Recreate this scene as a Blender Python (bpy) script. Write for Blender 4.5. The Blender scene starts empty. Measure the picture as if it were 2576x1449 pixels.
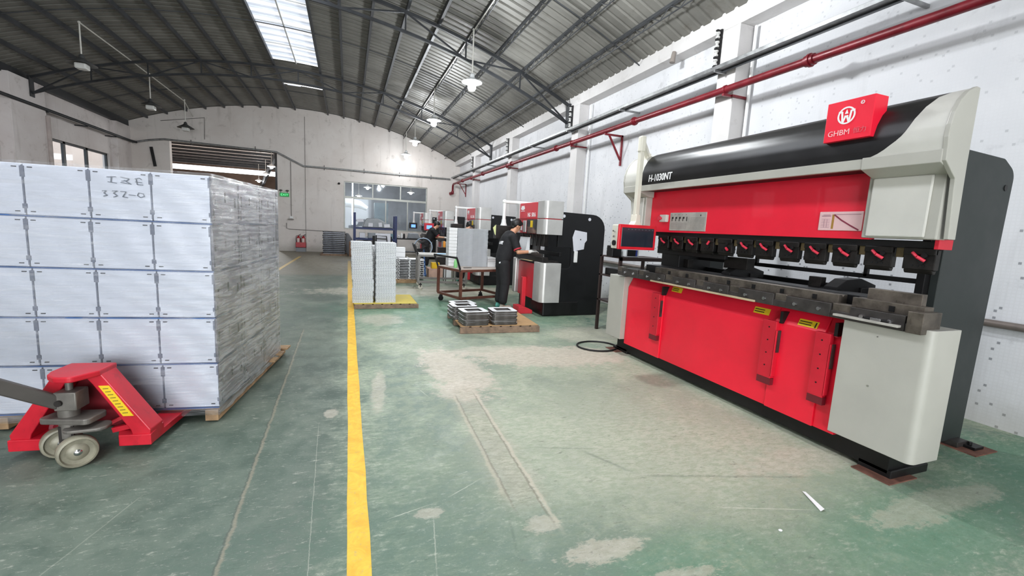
import bpy, bmesh, math, random
from mathutils import Vector, Matrix
random.seed(7)
SC = bpy.context.scene
COL = SC.collection
PI = math.pi

# ---------------------------------------------------------------- camera
def make_camera():
    W, H, f = 2576.0, 1449.0, 1100.0
    yv = Vector((875 - W / 2, 555 - H / 2, f)).normalized()      # image direction of the hall's long axis
    r = 0.052
    k = f * f / (-(555 - H / 2) + (875 - W / 2) * r)
    zv = -Vector((-r * k, k, f)).normalized()
    xv = yv.cross(zv)
    right = Vector((xv.x, yv.x, zv.x)); down = Vector((xv.y, yv.y, zv.y)); fwd = Vector((xv.z, yv.z, zv.z))
    m = Matrix.Identity(4)
    for i in range(3):
        m[i][0] = right[i]; m[i][1] = -down[i]; m[i][2] = -fwd[i]
    m[2][3] = 1.49
    cd = bpy.data.cameras.new('camera'); cam = bpy.data.objects.new('camera', cd)
    cd.sensor_width = 36; cd.sensor_fit = 'HORIZONTAL'; cd.lens = f / W * 36
    cd.clip_start = 0.02; cd.clip_end = 200
    cam.matrix_world = m
    COL.objects.link(cam); SC.camera = cam
make_camera()

# ---------------------------------------------------------------- world, exposure, daylight
SC.view_settings.view_transform = 'Standard'
SC.view_settings.look = 'None'
SC.view_settings.gamma = 1.0
SC.view_settings.exposure = 0.6
SC.view_settings.use_curve_mapping = False
SC.cycles.use_denoising = True
SC.cycles.max_bounces = 7
SC.cycles.diffuse_bounces = 3
SC.cycles.glossy_bounces = 3
SC.cycles.transparent_max_bounces = 12
SC.cycles.transmission_bounces = 6
SC.cycles.caustics_reflective = False
SC.cycles.caustics_refractive = False
SC.cycles.sample_clamp_indirect = 6.0
w = bpy.data.worlds.new('daylight'); SC.world = w; w.use_nodes = True
w.node_tree.nodes['Background'].inputs[0].default_value = (0.93, 0.96, 1.0, 1)
w.node_tree.nodes['Background'].inputs[1].default_value = 2.8

def area(name, loc, size, direction, power, color=(1, 1, 1)):
    l = bpy.data.lights.new(name, 'AREA'); l.shape = 'RECTANGLE'; l.size, l.size_y = size
    l.energy = power; l.color = color
    o = bpy.data.objects.new(name, l); o.location = loc
    o.rotation_euler = Vector(direction).to_track_quat('-Z', 'Z').to_euler()
    COL.objects.link(o); return o
# fill lamp added in an unseen doorway behind the camera, for the box fronts
area('rear_door_fill', (-1.4, -6.9, 2.1), (7.0, 3.8), (0, 1, 0.06), 430, (0.94, 0.97, 1.0))

# ---------------------------------------------------------------- colour and node helpers
def lin(c):
    if isinstance(c, str):
        c = tuple(int(c[i:i + 2], 16) / 255 for i in (0, 2, 4))
    return tuple((x / 12.92 if x <= 0.04045 else ((x + 0.055) / 1.055) ** 2.4) for x in c) + (1,)

class NT:
    def __init__(s, name):
        s.m = bpy.data.materials.new(name); s.m.use_nodes = True
        s.t = s.m.node_tree; s.b = s.t.nodes['Principled BSDF']
        s.geo = s.t.nodes.new('ShaderNodeNewGeometry'); s.tc = s.t.nodes.new('ShaderNodeTexCoord')
        s.pos = s.geo.outputs['Position']; s.obj = s.tc.outputs['Object']
    def link(s, a, b): s.t.links.new(a, b)
    def put(s, sock, v):
        if hasattr(v, 'links'): s.link(v, sock)
        elif isinstance(v, str): sock.default_value = lin(v)
        else: sock.default_value = v
    def n(s, typ, **kw):
        nd = s.t.nodes.new(typ)
        ins = kw.pop('ins', {})
        for k, v in kw.items(): setattr(nd, k, v)
        for k, v in ins.items(): s.put(nd.inputs[k], v)
        return nd
    def math(s, op, a, b=0.0, c=0.0, clamp=False):
        nd = s.n('ShaderNodeMath', operation=op, use_clamp=clamp)
        s.put(nd.inputs[0], a); s.put(nd.inputs[1], b); s.put(nd.inputs[2], c); return nd.outputs[0]
    def noise(s, vec, scale=5, detail=4, rough=0.55, dist=0.0):
        return s.n('ShaderNodeTexNoise', ins={'Vector': vec, 'Scale': scale, 'Detail': detail, 'Roughness': rough, 'Distortion': dist}).outputs['Fac']
    def map(s, vec, scale=(1, 1, 1), rot=(0, 0, 0), loc=(0, 0, 0)):
        return s.n('ShaderNodeMapping', ins={'Vector': vec, 'Scale': scale, 'Rotation': rot, 'Location': loc}).outputs[0]
    def ramp(s, v, a, b, lo=0.0, hi=1.0):
        return s.n('ShaderNodeMapRange', clamp=True, interpolation_type='SMOOTHSTEP',
                   ins={'Value': v, 'From Min': a, 'From Max': b, 'To Min': lo, 'To Max': hi}).outputs[0]
    def mix(s, f, a, b, mode='MIX'):
        nd = s.n('ShaderNodeMix', data_type='RGBA', blend_type=mode)
        s.put(nd.inputs[0], f); s.put(nd.inputs[6], a); s.put(nd.inputs[7], b); return nd.outputs[2]
    def xyz(s, vec):
        nd = s.n('ShaderNodeSeparateXYZ', ins={0: vec}); return nd.outputs
    def bump(s, h, strength=0.2, dist=0.01):
        s.link(s.n('ShaderNodeBump', ins={'Height': h, 'Strength': strength, 'Distance': dist}).outputs[0], s.b.inputs['Normal'])
    def base(s, c): s.put(s.b.inputs['Base Color'], c)
    def rough(s, v): s.put(s.b.inputs['Roughness'], v)

MATS = {}
def simple(name, color, rough=0.5, metal=0.0, var=0.08, scale=6.0, bump=0.0, bscale=80, spec=None, coat=0.0, grime=None):
    """painted or bare surface with a little uneven tone; grime = (colour, amount)"""
    if name in MATS: return MATS[name]
    t = NT(name); c = lin(color)
    f = t.noise(t.obj, scale, 5, 0.6)
    d = tuple(max(0, x * (1 - var * 2.2)) for x in c[:3]) + (1,); l = tuple(min(1, x * (1 + var)) for x in c[:3]) + (1,)
    col = t.mix(t.ramp(f, 0.25, 0.75), d, l)
    if grime:
        g = t.ramp(t.noise(t.obj, scale * 2.3, 6, 0.7, 0.4), 0.56, 0.72)
        col = t.mix(t.math('MULTIPLY', g, grime[1]), col, grime[0])
    t.base(col); t.rough(t.ramp(f, 0.2, 0.8, rough * 0.85, min(1, rough * 1.15)))
    t.b.inputs['Metallic'].default_value = metal
    if spec is not None: t.b.inputs['Specular IOR Level'].default_value = spec
    if coat: t.b.inputs['Coat Weight'].default_value = coat
    if bump: t.bump(t.noise(t.obj, bscale, 3, 0.5), bump, 0.004)
    MATS[name] = t.m
    return t.m

def emit(name, color, strength, base=None):
    t = NT(name); t.b.inputs['Emission Color'].default_value = lin(color); t.b.inputs['Emission Strength'].default_value = strength
    t.base(base or color); t.rough(0.5)
    MATS[name] = t.m; return t.m

# ---------------------------------------------------------------- mesh builder
class MB:
    def __init__(s): s.v = []; s.f = []; s.fm = []; s.mi = 0
    def add(s, vs, fs):
        o = len(s.v); s.v += [tuple(p) for p in vs]; s.f += [tuple(i + o for i in f) for f in fs]; s.fm += [s.mi] * len(fs); return s
    def box(s, x0, x1, y0, y1, z0, z1, R=None, o=(0, 0, 0)):
        vs = [(x, y, z) for z in (z0, z1) for y in (y0, y1) for x in (x0, x1)]
        if R is not None: vs = [R @ Vector(p) + Vector(o) for p in vs]
        return s.add(vs, [(0, 2, 3, 1), (4, 5, 7, 6), (0, 1, 5, 4), (2, 6, 7, 3), (0, 4, 6, 2), (1, 3, 7, 5)])
    def prism(s, poly, a, b, axis='y'):
        """extrude a 2-D outline: axis y -> outline in (x,z); x -> (y,z); z -> (x,y)"""
        if axis == 'y': P = lambda u, v, w: (u, w, v)
        elif axis == 'x': P = lambda u, v, w: (w, u, v)
        else: P = lambda u, v, w: (u, v, w)
        n = len(poly)
        vs = [P(u, v, a) for u, v in poly] + [P(u, v, b) for u, v in poly]
        return s.add(vs, [tuple(range(n))[::-1], tuple(range(n, 2 * n))] + [(i, (i + 1) % n, n + (i + 1) % n, n + i) for i in range(n)])
    def tube(s, p0, p1, r0, r1=None, n=10, cap=True):
        p0, p1 = Vector(p0), Vector(p1); r1 = r0 if r1 is None else r1
        d = (p1 - p0).normalized(); a = d.orthogonal().normalized(); b = d.cross(a)
        vs = []
        for p, r in ((p0, r0), (p1, r1)):
            vs += [p + (a * math.cos(2 * PI * i / n) + b * math.sin(2 * PI * i / n)) * r for i in range(n)]
        fs = [(i, (i + 1) % n, n + (i + 1) % n, n + i) for i in range(n)]
        if cap: fs += [tuple(range(n))[::-1], tuple(range(n, 2 * n))]
        return s.add(vs, fs)
    def path(s, pts, r, n=8, closed=False):
        pts = [Vector(p) for p in pts]; m = len(pts); vs = []
        a = None
        for i, p in enumerate(pts):
            q0 = pts[i - 1] if (i > 0 or closed) else p; q1 = pts[(i + 1) % m] if (i < m - 1 or closed) else p
            d = (q1 - q0).normalized()
            a = d.orthogonal().normalized() if a is None else (a - d * a.dot(d)).normalized()
            b = d.cross(a)
            rr = r[i] if isinstance(r, (list, tuple)) else r
            vs += [p + (a * math.cos(2 * PI * j / n) + b * math.sin(2 * PI * j / n)) * rr for j in range(n)]
        fs = []
        for i in range(m if closed else m - 1):
            k = (i + 1) % m
            fs += [(i * n + j, i * n + (j + 1) % n, k * n + (j + 1) % n, k * n + j) for j in range(n)]
        if not closed: fs += [tuple(range(n))[::-1], tuple(range((m - 1) * n, m * n))]
        return s.add(vs, fs)
    def bar(s, p0, p1, w, h=None, up=(0, 0, 1)):
        """rectangular bar between two points"""
        h = w if h is None else h
        p0, p1 = Vector(p0), Vector(p1); d = (p1 - p0).normalized(); u = Vector(up)
        if abs(d.dot(u)) > 0.98: u = Vector((0, 1, 0))
        sd = d.cross(u).normalized(); u = sd.cross(d).normalized()
        vs = [p + sd * (a * w / 2) + u * (b * h / 2) for p in (p0, p1) for a, b in ((-1, -1), (1, -1), (1, 1), (-1, 1))]
        return s.add(vs, [(3, 2, 1, 0), (4, 5, 6, 7), (0, 1, 5, 4), (1, 2, 6, 5), (2, 3, 7, 6), (3, 0, 4, 7)])
    def lathe(s, prof, c=(0, 0, 0), axis=(0, 0, 1), n=24):
        """prof: list of (radius, height) along axis from c"""
        ax = Vector(axis).normalized(); a = ax.orthogonal().normalized(); b = ax.cross(a); c = Vector(c)
        vs = []; fs = []
        for r, h in prof:
            vs += [c + ax * h + (a * math.cos(2 * PI * j / n) + b * math.sin(2 * PI * j / n)) * r for j in range(n)]
        for i in range(len(prof) - 1):
            fs += [(i * n + j, i * n + (j + 1) % n, (i + 1) * n + (j + 1) % n, (i + 1) * n + j) for j in range(n)]
        return s.add(vs, fs)
    def ball(s, c, r, n=12, m=8):
        rx, ry, rz = r if isinstance(r, (tuple, list)) else (r, r, r)
        vs = [(c[0], c[1], c[2] - rz)]
        for i in range(1, m):
            t = -PI / 2 + PI * i / m
            vs += [(c[0] + rx * math.cos(t) * math.cos(2 * PI * j / n), c[1] + ry * math.cos(t) * math.sin(2 * PI * j / n), c[2] + rz * math.sin(t)) for j in range(n)]
        vs.append((c[0], c[1], c[2] + rz)); L = len(vs) - 1
        fs = [(0, 1 + (j + 1) % n, 1 + j) for j in range(n)]
        for i in range(m - 2):
            o = 1 + i * n
            fs += [(o + j, o + (j + 1) % n, o + n + (j + 1) % n, o + n + j) for j in range(n)]
        o = 1 + (m - 2) * n
        fs += [(o + j, o + (j + 1) % n, L) for j in range(n)]
        return s.add(vs, fs)
    def limb(s, p0, p1, r0, r1, flat=1.0, side=(0, 1, 0), n=14, m=6):
        """tapered rounded limb; flat squeezes it across the axis perpendicular to side"""
        p0, p1 = Vector(p0), Vector(p1); d = p1 - p0; L = d.length; d.normalize()
        a = (Vector(side) - d * Vector(side).dot(d)).normalized(); b = d.cross(a)
        ts = [(-r0 * math.cos(PI / 2 * i / m), r0 * math.sin(PI / 2 * i / m)) for i in range(m)] + [(L * i / 4, r0 + (r1 - r0) * i / 4) for i in range(5)] + \
             [(L + r1 * math.sin(PI / 2 * i / m), r1 * math.cos(PI / 2 * i / m)) for i in range(1, m + 1)]
        vs = []; fs = []
        for h, r in ts:
            r = max(r, 1e-4)
            vs += [p0 + d * h + a * (math.cos(2 * PI * j / n) * r) + b * (math.sin(2 * PI * j / n) * r * flat) for j in range(n)]
        for i in range(len(ts) - 1):
            fs += [(i * n + j, i * n + (j + 1) % n, (i + 1) * n + (j + 1) % n, (i + 1) * n + j) for j in range(n)]
        fs += [tuple(range(n))[::-1], tuple(range((len(ts) - 1) * n, len(ts) * n))]
        return s.add(vs, fs)
    def build(s, name, mat, parent=None, smooth=False, bevel=0.0, remesh=0.0, label=None, world=True, recalc=True):
        me = bpy.data.meshes.new(name)
        vs = s.v
        if parent is not None and world:
            mi = parent.matrix_world.inverted() if parent.parent is None else (parent.parent.matrix_world @ parent.matrix_basis).inverted()
            vs = [mi @ Vector(p) for p in vs]
        me.from_pydata(vs, [], s.f)
        mats = mat if isinstance(mat, (list, tuple)) else [mat]
        for m in mats: me.materials.append(m)
        if len(mats) > 1: me.polygons.foreach_set('material_index', s.fm)
        if recalc:
            bm = bmesh.new(); bm.from_mesh(me); bmesh.ops.recalc_face_normals(bm, faces=bm.faces); bm.to_mesh(me); bm.free()
        if smooth:
            me.polygons.foreach_set('use_smooth', [True] * len(me.polygons))
            if not remesh:
                me.set_sharp_from_angle(angle=math.radians(smooth if smooth is not True else 40))
        me.update()
        o = bpy.data.objects.new(name, me); COL.objects.link(o)
        if parent is not None: o.parent = parent
        if remesh:
            r = o.modifiers.new('surface', 'REMESH'); r.mode = 'VOXEL'; r.voxel_size = remesh; r.use_smooth_shade = True
            k = o.modifiers.new('soften', 'SMOOTH'); k.iterations = 4; k.factor = 0.5
        if bevel:
            b = o.modifiers.new('bevel', 'BEVEL'); b.width = bevel; b.segments = 2; b.limit_method = 'ANGLE'; b.angle_limit = math.radians(35)
            b.harden_normals = False
        if label: o['label'] = label
        return o

def tag(o, label=None, cat=None, group=None, kind=None):
    if label: o['label'] = label
    if cat: o['category'] = cat
    if group: o['group'] = group
    if kind: o['kind'] = kind
    return o
def thing(name, label, cat, loc=(0, 0, 0), rz=0.0, group=None):
    o = bpy.data.objects.new(name, None); COL.objects.link(o)
    o.empty_display_size = 0.05
    o.matrix_basis = Matrix.Translation(Vector(loc)) @ Matrix.Rotation(rz, 4, 'Z')
    o.matrix_world = o.matrix_basis
    return tag(o, label, cat, group)
def copy_tree(o, loc=None, rz=None, label=None, dz=None):
    c = o.copy(); COL.objects.link(c)
    for k in ('label',):
        if label: c[k] = label
    if loc is not None: c.location = loc
    if rz is not None: c.rotation_euler = (0, 0, rz)
    for ch in o.children:
        d = ch.copy(); COL.objects.link(d); d.parent = c
        for g in ch.children:
            e = g.copy(); COL.objects.link(e); e.parent = d
    return c
def struct(o): o['kind'] = 'structure'; return o

ORD = ['', 'second ', 'third ', 'fourth ', 'fifth ', 'sixth ', 'seventh ', 'eighth ', 'ninth ', 'tenth ', 'eleventh ', 'twelfth ', 'thirteenth ', 'fourteenth ', 'fifteenth ', 'sixteenth ',
       'seventeenth ', 'eighteenth ', 'nineteenth ', 'twentieth ', 'twenty-first ', 'twenty-second ', 'twenty-third ', 'twenty-fourth ', 'twenty-fifth ', 'twenty-sixth ', 'twenty-seventh ', 'twenty-eighth ',
       'twenty-ninth ', 'thirtieth ', 'thirty-first ', 'thirty-second ', 'thirty-third ', 'thirty-fourth ', 'thirty-fifth ', 'thirty-sixth ', 'thirty-seventh ', 'thirty-eighth ', 'thirty-ninth ', 'fortieth ']
def nth_top(i, what, where):
    return ('topmost %s %s' % (what, where)) if i == 0 else ('%s%s from the top %s' % (ORD[i], what, where))

def nth_pos(i, n, what, where):
    """i counts from the bottom of a stack of n"""
    j = n - 1 - i
    if j == 0: return 'topmost %s %s' % (what, where)
    if i == 0: return 'lowest %s %s' % (what, where)
    if j < n / 2: return '%s%s from the top %s' % (ORD[j], what, where)
    return '%s%s from the bottom %s' % (ORD[i], what, where)

def lettering(text, origin, right, up, size, mat, parent, depth=0.002, name='lettering', shear=0.0, squeeze=1.0, bold=0.0):
    cu = bpy.data.curves.new('text', 'FONT'); cu.body = text; cu.size = size; cu.extrude = depth; cu.shear = shear; cu.offset = bold; cu.resolution_u = 3
    to = bpy.data.objects.new('text', cu); COL.objects.link(to)
    dg = bpy.context.evaluated_depsgraph_get(); me = to.evaluated_get(dg).to_mesh()
    r = Vector(right).normalized(); u = Vector(up).normalized(); nrm = r.cross(u)
    o = Vector(origin)
    mb = MB(); mb.add([o + r * (v.co.x * squeeze) + u * v.co.y + nrm * v.co.z for v in me.vertices], [tuple(p.vertices) for p in me.polygons])
    to.evaluated_get(dg).to_mesh_clear(); bpy.data.objects.remove(to); bpy.data.curves.remove(cu)
    return mb.build(name, mat, parent, recalc=False)

def flat_patch(mb, origin, right, up, rects, nrm_off=0.001):
    """thin raised rectangles (u0,u1,v0,v1) on a face"""
    r = Vector(right).normalized(); u = Vector(up).normalized(); n = r.cross(u); o = Vector(origin)
    for u0, u1, v0, v1 in rects:
        vs = [o + r * a + u * b + n * c for c in (0, nrm_off) for b in (v0, v1) for a in (u0, u1)]
        mb.add(vs, [(0, 2, 3, 1), (4, 5, 7, 6), (0, 1, 5, 4), (2, 6, 7, 3), (0, 4, 6, 2), (1, 3, 7, 5)])
    return mb
STK = [0]
def stroke(mb, pts, w, n=(-1, 0, 0)):
    """flat ribbon of width w through points lying on a plane with normal n"""
    n = Vector(n)
    for a, b in zip(pts[:-1], pts[1:]):
        a, b = Vector(a), Vector(b); d = (b - a).normalized(); s_ = d.cross(n) * (w / 2)
        e = d * (w * 0.3)
        q = [a - e - s_, b + e - s_, b + e + s_, a - e + s_]
        STK[0] = (STK[0] + 1) % 7
        mb.add([p + n * c for c in (0, 0.0015 + .00025 * STK[0]) for p in q], [(0, 1, 2, 3), (4, 5, 6, 7), (0, 1, 5, 4), (1, 2, 6, 5), (2, 3, 7, 6), (3, 0, 4, 7)])

# ---------------------------------------------------------------- materials of the hall
def floor_material():
    t = NT('worn_green_floor'); p = t.pos
    X, Y, Z = t.xyz(p)
    n1 = t.noise(p, 1.1, 9, 0.72, 0.2); n2 = t.noise(p, 5.0, 10, 0.75, 0.25); n3 = t.noise(t.map(p, (1, 2.4, 1), (0, 0, 0.5)), 14, 9, 0.78, 0.3)
    n4 = t.noise(t.map(p, (1, 3.0, 1), (0, 0, -0.35)), 9, 9, 0.8, 0.2); fine = t.noise(p, 70, 5, 0.75)
    wob = t.math('ADD', t.math('ADD', t.math('MULTIPLY', t.math('SUBTRACT', n2, 0.5), 1.1), t.math('MULTIPLY', t.math('SUBTRACT', n3, 0.5), 0.9)), t.math('MULTIPLY', t.math('SUBTRACT', n4, 0.5), 0.7))
    green = t.mix(t.ramp(n2, 0.42, 0.58), '62766a', '85917f')
    green = t.mix(t.ramp(n1, 0.42, 0.60), green, t.mix(t.ramp(n3, .4, .6), '8c9c84', 'a9af9b'))
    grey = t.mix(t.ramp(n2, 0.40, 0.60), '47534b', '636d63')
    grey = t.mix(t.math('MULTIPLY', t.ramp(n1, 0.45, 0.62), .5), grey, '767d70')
    walk = t.ramp(t.math('ADD', X, t.math('MULTIPLY', wob, 0.5)), -0.2, 0.25)  # walkway side grey-green, darkened: shade beside the load painted into the colour
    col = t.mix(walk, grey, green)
    far = t.ramp(t.math('ADD', Y, wob), 12.4, 13.2)
    col = t.mix(far, col, t.mix(t.ramp(n2, .3, .7), '6f6b60', '858172'))
    def blob(cx, cy, rx, ry, k=1.0, rot=0.0, soft=0.18):
        dx = t.math('SUBTRACT', X, cx); dy = t.math('SUBTRACT', Y, cy); c, s_ = math.cos(rot), math.sin(rot)
        u = t.math('DIVIDE', t.math('ADD', t.math('MULTIPLY', dx, c), t.math('MULTIPLY', dy, s_)), rx)
        v = t.math('DIVIDE', t.math('SUBTRACT', t.math('MULTIPLY', dy, c), t.math('MULTIPLY', dx, s_)), ry)
        d = t.math('SQRT', t.math('ADD', t.math('MULTIPLY', u, u), t.math('MULTIPLY', v, v)))
        return t.math('MULTIPLY', t.ramp(t.math('ADD', d, t.math('MULTIPLY', wob, 1.9)), 1.0 + soft, 1.0 - soft), k)
    # darker green blobs: weaker light near the viewer painted into the floor colour
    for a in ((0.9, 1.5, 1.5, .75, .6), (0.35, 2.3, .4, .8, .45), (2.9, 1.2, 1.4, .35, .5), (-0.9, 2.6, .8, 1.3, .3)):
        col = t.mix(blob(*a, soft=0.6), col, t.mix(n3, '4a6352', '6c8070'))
    # brighter saturated green remains of the coat
    for a in ((2.9, 1.25, .75, .3, .7), (1.55, 1.42, .45, .2, .6), (1.5, 7.9, 1.5, .9, .7), (1.15, 6.6, 1.0, .5, .45), (4.7, 1.5, .6, .35, .7), (3.0, 7.0, .8, .8, .5), (2.6, 1.75, .5, .2, .3), (3.9, 1.35, .5, .3, .5)):
        col = t.mix(blob(*a, soft=0.5), col, t.mix(n3, '33684a', '63947a'))
    # pale worn zone in front of the press brake, bare concrete showing through
    conc = t.mix(t.ramp(n3, .35, .65), 'b1a896', 'cdc4b5')
    for a in ((2.5, 3.0, 1.3, 1.5, .45), (1.9, 2.5, .9, .9, .3), (1.6, 5.6, 1.5, .8, .25), (2.4, 2.15, .9, .45, .4), (2.2, 2.5, 1.1, .7, .4)):
        col = t.mix(blob(*a, soft=0.7), col, t.mix(t.ramp(n3, .4, .6), 'a6ac94', 'bfc0ad'))
    for a in ((1.05, 4.35, .30, .75, .85, .12), (2.35, 4.6, 1.0, .40, .85, -.1), (1.7, 4.95, .7, .2, .5), (0.97, 3.75, .22, .25, .7), (0.26, 3.95, .06, .45, .5, -.08),
              (3.0, 1.95, .6, .15, .4), (1.15, 1.6, .22, .07, .6), (0.93, 1.85, .09, .06, .5), (0.4, 2.1, .07, .04, .5), (-0.12, 3.5, .05, .07, .5), (-.05, 18, 1.5, 3.5, .25), (.5, 6.9, .3, .4, .5), (3.3, 1.35, .6, .10, .4),
              (1.8, 9.9, 2.4, .7, .6), (4.6, 2.2, .5, .2, .3), (3.4, 5.5, .6, .5, .5), (1.35, 1.35, .25, .05, .5)):
        col = t.mix(blob(*a), col, conc)
    # old trench: worn band with two cracked edges
    def seg(x0, y0, x1, y1, wd, k, soft=0.5, wobble=0.12):
        L = math.hypot(x1 - x0, y1 - y0); ux, uy = (x1 - x0) / L, (y1 - y0) / L
        dx = t.math('SUBTRACT', X, x0); dy = t.math('SUBTRACT', Y, y0)
        a = t.math('ADD', t.math('MULTIPLY', dx, ux), t.math('MULTIPLY', dy, uy))
        b = t.math('ADD', t.math('SUBTRACT', t.math('MULTIPLY', dy, ux), t.math('MULTIPLY', dx, uy)), t.math('MULTIPLY', wob, wobble))
        along = t.math('MULTIPLY', t.ramp(a, 0, .12), t.ramp(a, L, L - .25))
        d = t.ramp(t.math('DIVIDE', t.math('ABSOLUTE', b), wd), 1 + soft, 1 - soft)
        return t.math('MULTIPLY', t.math('MULTIPLY', along, d), k)
    col = t.mix(seg(0.99, 3.9, 0.93, 1.9, .12, .45, .8, .16), col, t.mix(t.ramp(n3, .4, .6), '9d9583', 'bdb4a2'))
    col = t.mix(seg(0.90, 3.7, 0.84, 1.9, .006, .5, .8, .03), col, '70695a')
    col = t.mix(seg(0.885, 3.7, 0.825, 2.0, .012, .5, .8, .04), col, 'bab09c')
    col = t.mix(seg(1.07, 3.7, 0.99, 1.75, .006, .55, .8, .03), col, '746c5c')
    col = t.mix(seg(1.085, 3.7, 1.01, 1.7, .011, .6, .8, .04), col, 'c3b9a6')
    # floor joint in the walkway and scratches
    col = t.mix(seg(-.50, .5, -.56, 6.5, .008, .55, .8, .035), col, '968c78')
    col = t.mix(seg(-.512, .5, -.572, 6.5, .004, .5, .6, .03), col, '454a44')
    for a in ((.16, 2.1, .5, 2.19, .0028, .55), (.5, 2.19, .8, 2.36, .0028, .5), (2.0, 2.6, 3.0, 2.45, .003, .25), (1.9, 1.72, 2.55, 1.50, .004, .45), (.42, 2.1, .35, 1.6, .003, .3), (-.14, 1.2, -.2, 3.4, .002, .25), (-1.0, 2.7, -1.3, 1.7, .003, .15), (.55, 4.95, 2.4, 5.1, .006, .35), (.6, 3.9, .68, 3.6, .004, .5)):
        col = t.mix(seg(*a, .5, .012), col, 'd0cebd')
    for a in ((1.5, 2.5, 1.75, 2.05, .012, .35), (1.7, 2.1, 2.9, 1.75, .01, .3), (.8, 2.0, .72, 1.6, .006, .3), (1.2, 2.6, 1.7, 2.45, .008, .3)):
        col = t.mix(seg(*a, .8, .03), col, '4c5e50')
    # scuffs and specks
    col = t.mix(t.math('MULTIPLY', t.ramp(n3, .56, .70), .5), col, 'b9bcab')
    col = t.mix(t.math('MULTIPLY', t.ramp(n4, .57, .68), .45), col, 'c6c6b6')
    col = t.mix(t.math('MULTIPLY', t.ramp(n4, .44, .34), .5), col, '465348')
    col = t.mix(t.math('MULTIPLY', t.ramp(t.noise(t.map(p, (1, 4, 1), (0, 0, .9)), 24, 6, .75), .60, .72), .5), col, 'c9c8b8')
    col = t.mix(t.math('MULTIPLY', t.ramp(fine, .40, .32), .5), col, '515b51')
    col = t.mix(t.math('MULTIPLY', t.ramp(fine, .62, .70), .4), col, 'cfcdbf')
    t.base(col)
    t.rough(t.ramp(n2, .3, .7, .42, .68)); t.b.inputs['Specular IOR Level'].default_value = 0.35
    t.bump(t.math('ADD', n3, t.math('MULTIPLY', fine, .5)), .12, .004)
    return t.m

def line_paint():
    t = NT('yellow_line_paint'); p = t.pos
    n = t.noise(p, 9, 8, .7, .8); f = t.noise(p, 40, 5, .7)
    col = t.mix(t.ramp(n, .3, .7), 'd9a526', 'f0c43c')
    col = t.mix(t.math('MULTIPLY', t.ramp(f, .56, .68), .55), col, 'b6a06a')
    Y = t.xyz(p)[1]
    col = t.mix(t.math('MULTIPLY', t.ramp(t.math('ADD', Y, n), 9.5, 17), .6), col, '9d8f68')
    t.base(col); t.rough(.5); return t.m

def plaster(name, c0, c1, tiles=False, dirt='8d8880', dirt_amt=.35):
    t = NT(name); p = t.pos; X, Y, Z = t.xyz(p)
    n1 = t.noise(p, .55, 6, .6, .3); n2 = t.noise(p, 3.0, 8, .7, .5); f = t.noise(p, 40, 3, .6)
    col = t.mix(t.ramp(n1, .35, .65), c0, c1)
    col = t.mix(t.math('MULTIPLY', t.ramp(n2, .55, .72), dirt_amt), col, dirt)
    st = t.noise(t.map(p, (3, 3, .35)), 1.2, 5, .6)
    col = t.mix(t.math('MULTIPLY', t.ramp(st, .55, .75), dirt_amt * .7), col, dirt)
    if tiles:
        s = 0.030
        q = t.n('ShaderNodeVectorMath', operation='SNAP', ins={0: p, 1: (10, s, s)}).outputs[0]
        wn = t.n('ShaderNodeTexWhiteNoise', noise_dimensions='3D', ins={'Vector': q}).outputs['Value']
        spot = t.math('GREATER_THAN', wn, .962)
        fr = t.n('ShaderNodeVectorMath', operation='FRACTION', ins={0: t.n('ShaderNodeVectorMath', operation='DIVIDE', ins={0: p, 1: (10, s, s)}).outputs[0]}).outputs[0]
        _, fy, fz = t.xyz(fr)
        edge = lambda v: t.math('MULTIPLY', t.ramp(v, .1, .2), t.ramp(v, .9, .8))
        cell = t.math('MULTIPLY', edge(fy), edge(fz))
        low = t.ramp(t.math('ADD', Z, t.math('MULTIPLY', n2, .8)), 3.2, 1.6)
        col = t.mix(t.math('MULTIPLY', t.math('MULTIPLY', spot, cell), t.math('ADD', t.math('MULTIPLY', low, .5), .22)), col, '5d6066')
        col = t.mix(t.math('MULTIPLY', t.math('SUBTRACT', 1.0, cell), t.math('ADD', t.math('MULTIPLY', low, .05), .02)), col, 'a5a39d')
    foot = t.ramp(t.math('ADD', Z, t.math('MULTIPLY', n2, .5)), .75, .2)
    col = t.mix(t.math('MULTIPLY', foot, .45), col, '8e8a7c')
    t.base(col); t.rough(.75); t.bump(t.math('ADD', n2, t.math('MULTIPLY', f, .3)), .25, .02)
    return t.m

M_floor = floor_material()
M_line = line_paint()
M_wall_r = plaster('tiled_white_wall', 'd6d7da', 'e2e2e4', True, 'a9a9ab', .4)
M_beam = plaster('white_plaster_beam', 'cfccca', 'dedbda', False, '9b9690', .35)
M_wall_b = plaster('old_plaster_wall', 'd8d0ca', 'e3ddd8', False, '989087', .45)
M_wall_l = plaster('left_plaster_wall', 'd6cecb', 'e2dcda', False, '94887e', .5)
M_roof = simple('grey_roof_sheet', '7c7a74', .55, .25, .12, 1.2, grime=('5e5950', .5))
M_steel_dark = simple('dark_painted_steel', '37393c', .5, .35, .15, 4)
M_purlin = simple('purlin_steel', '45474a', .5, .35, .15, 4)
M_galv = simple('galvanised_tray', '9b9c9c', .4, .7, .15, 9)
M_redpipe = simple('dark_red_pipe_paint', '7a1824', .4, .1, .15, 6, grime=('3b1418', .5))
M_white_pvc = simple('white_plastic_pipe', 'e8e8e6', .35, 0, .04)
M_black_iron = simple('black_iron', '1d1c1d', .5, .3, .2, 9)
M_ceramic = simple('insulator_ceramic', 'c9c9c6', .25, 0, .05)
M_brown_sheet = simple('brown_sheet_roof', 'a58c7c', .6, .1, .2, 2.0, grime=('a58a72', .6))
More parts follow.
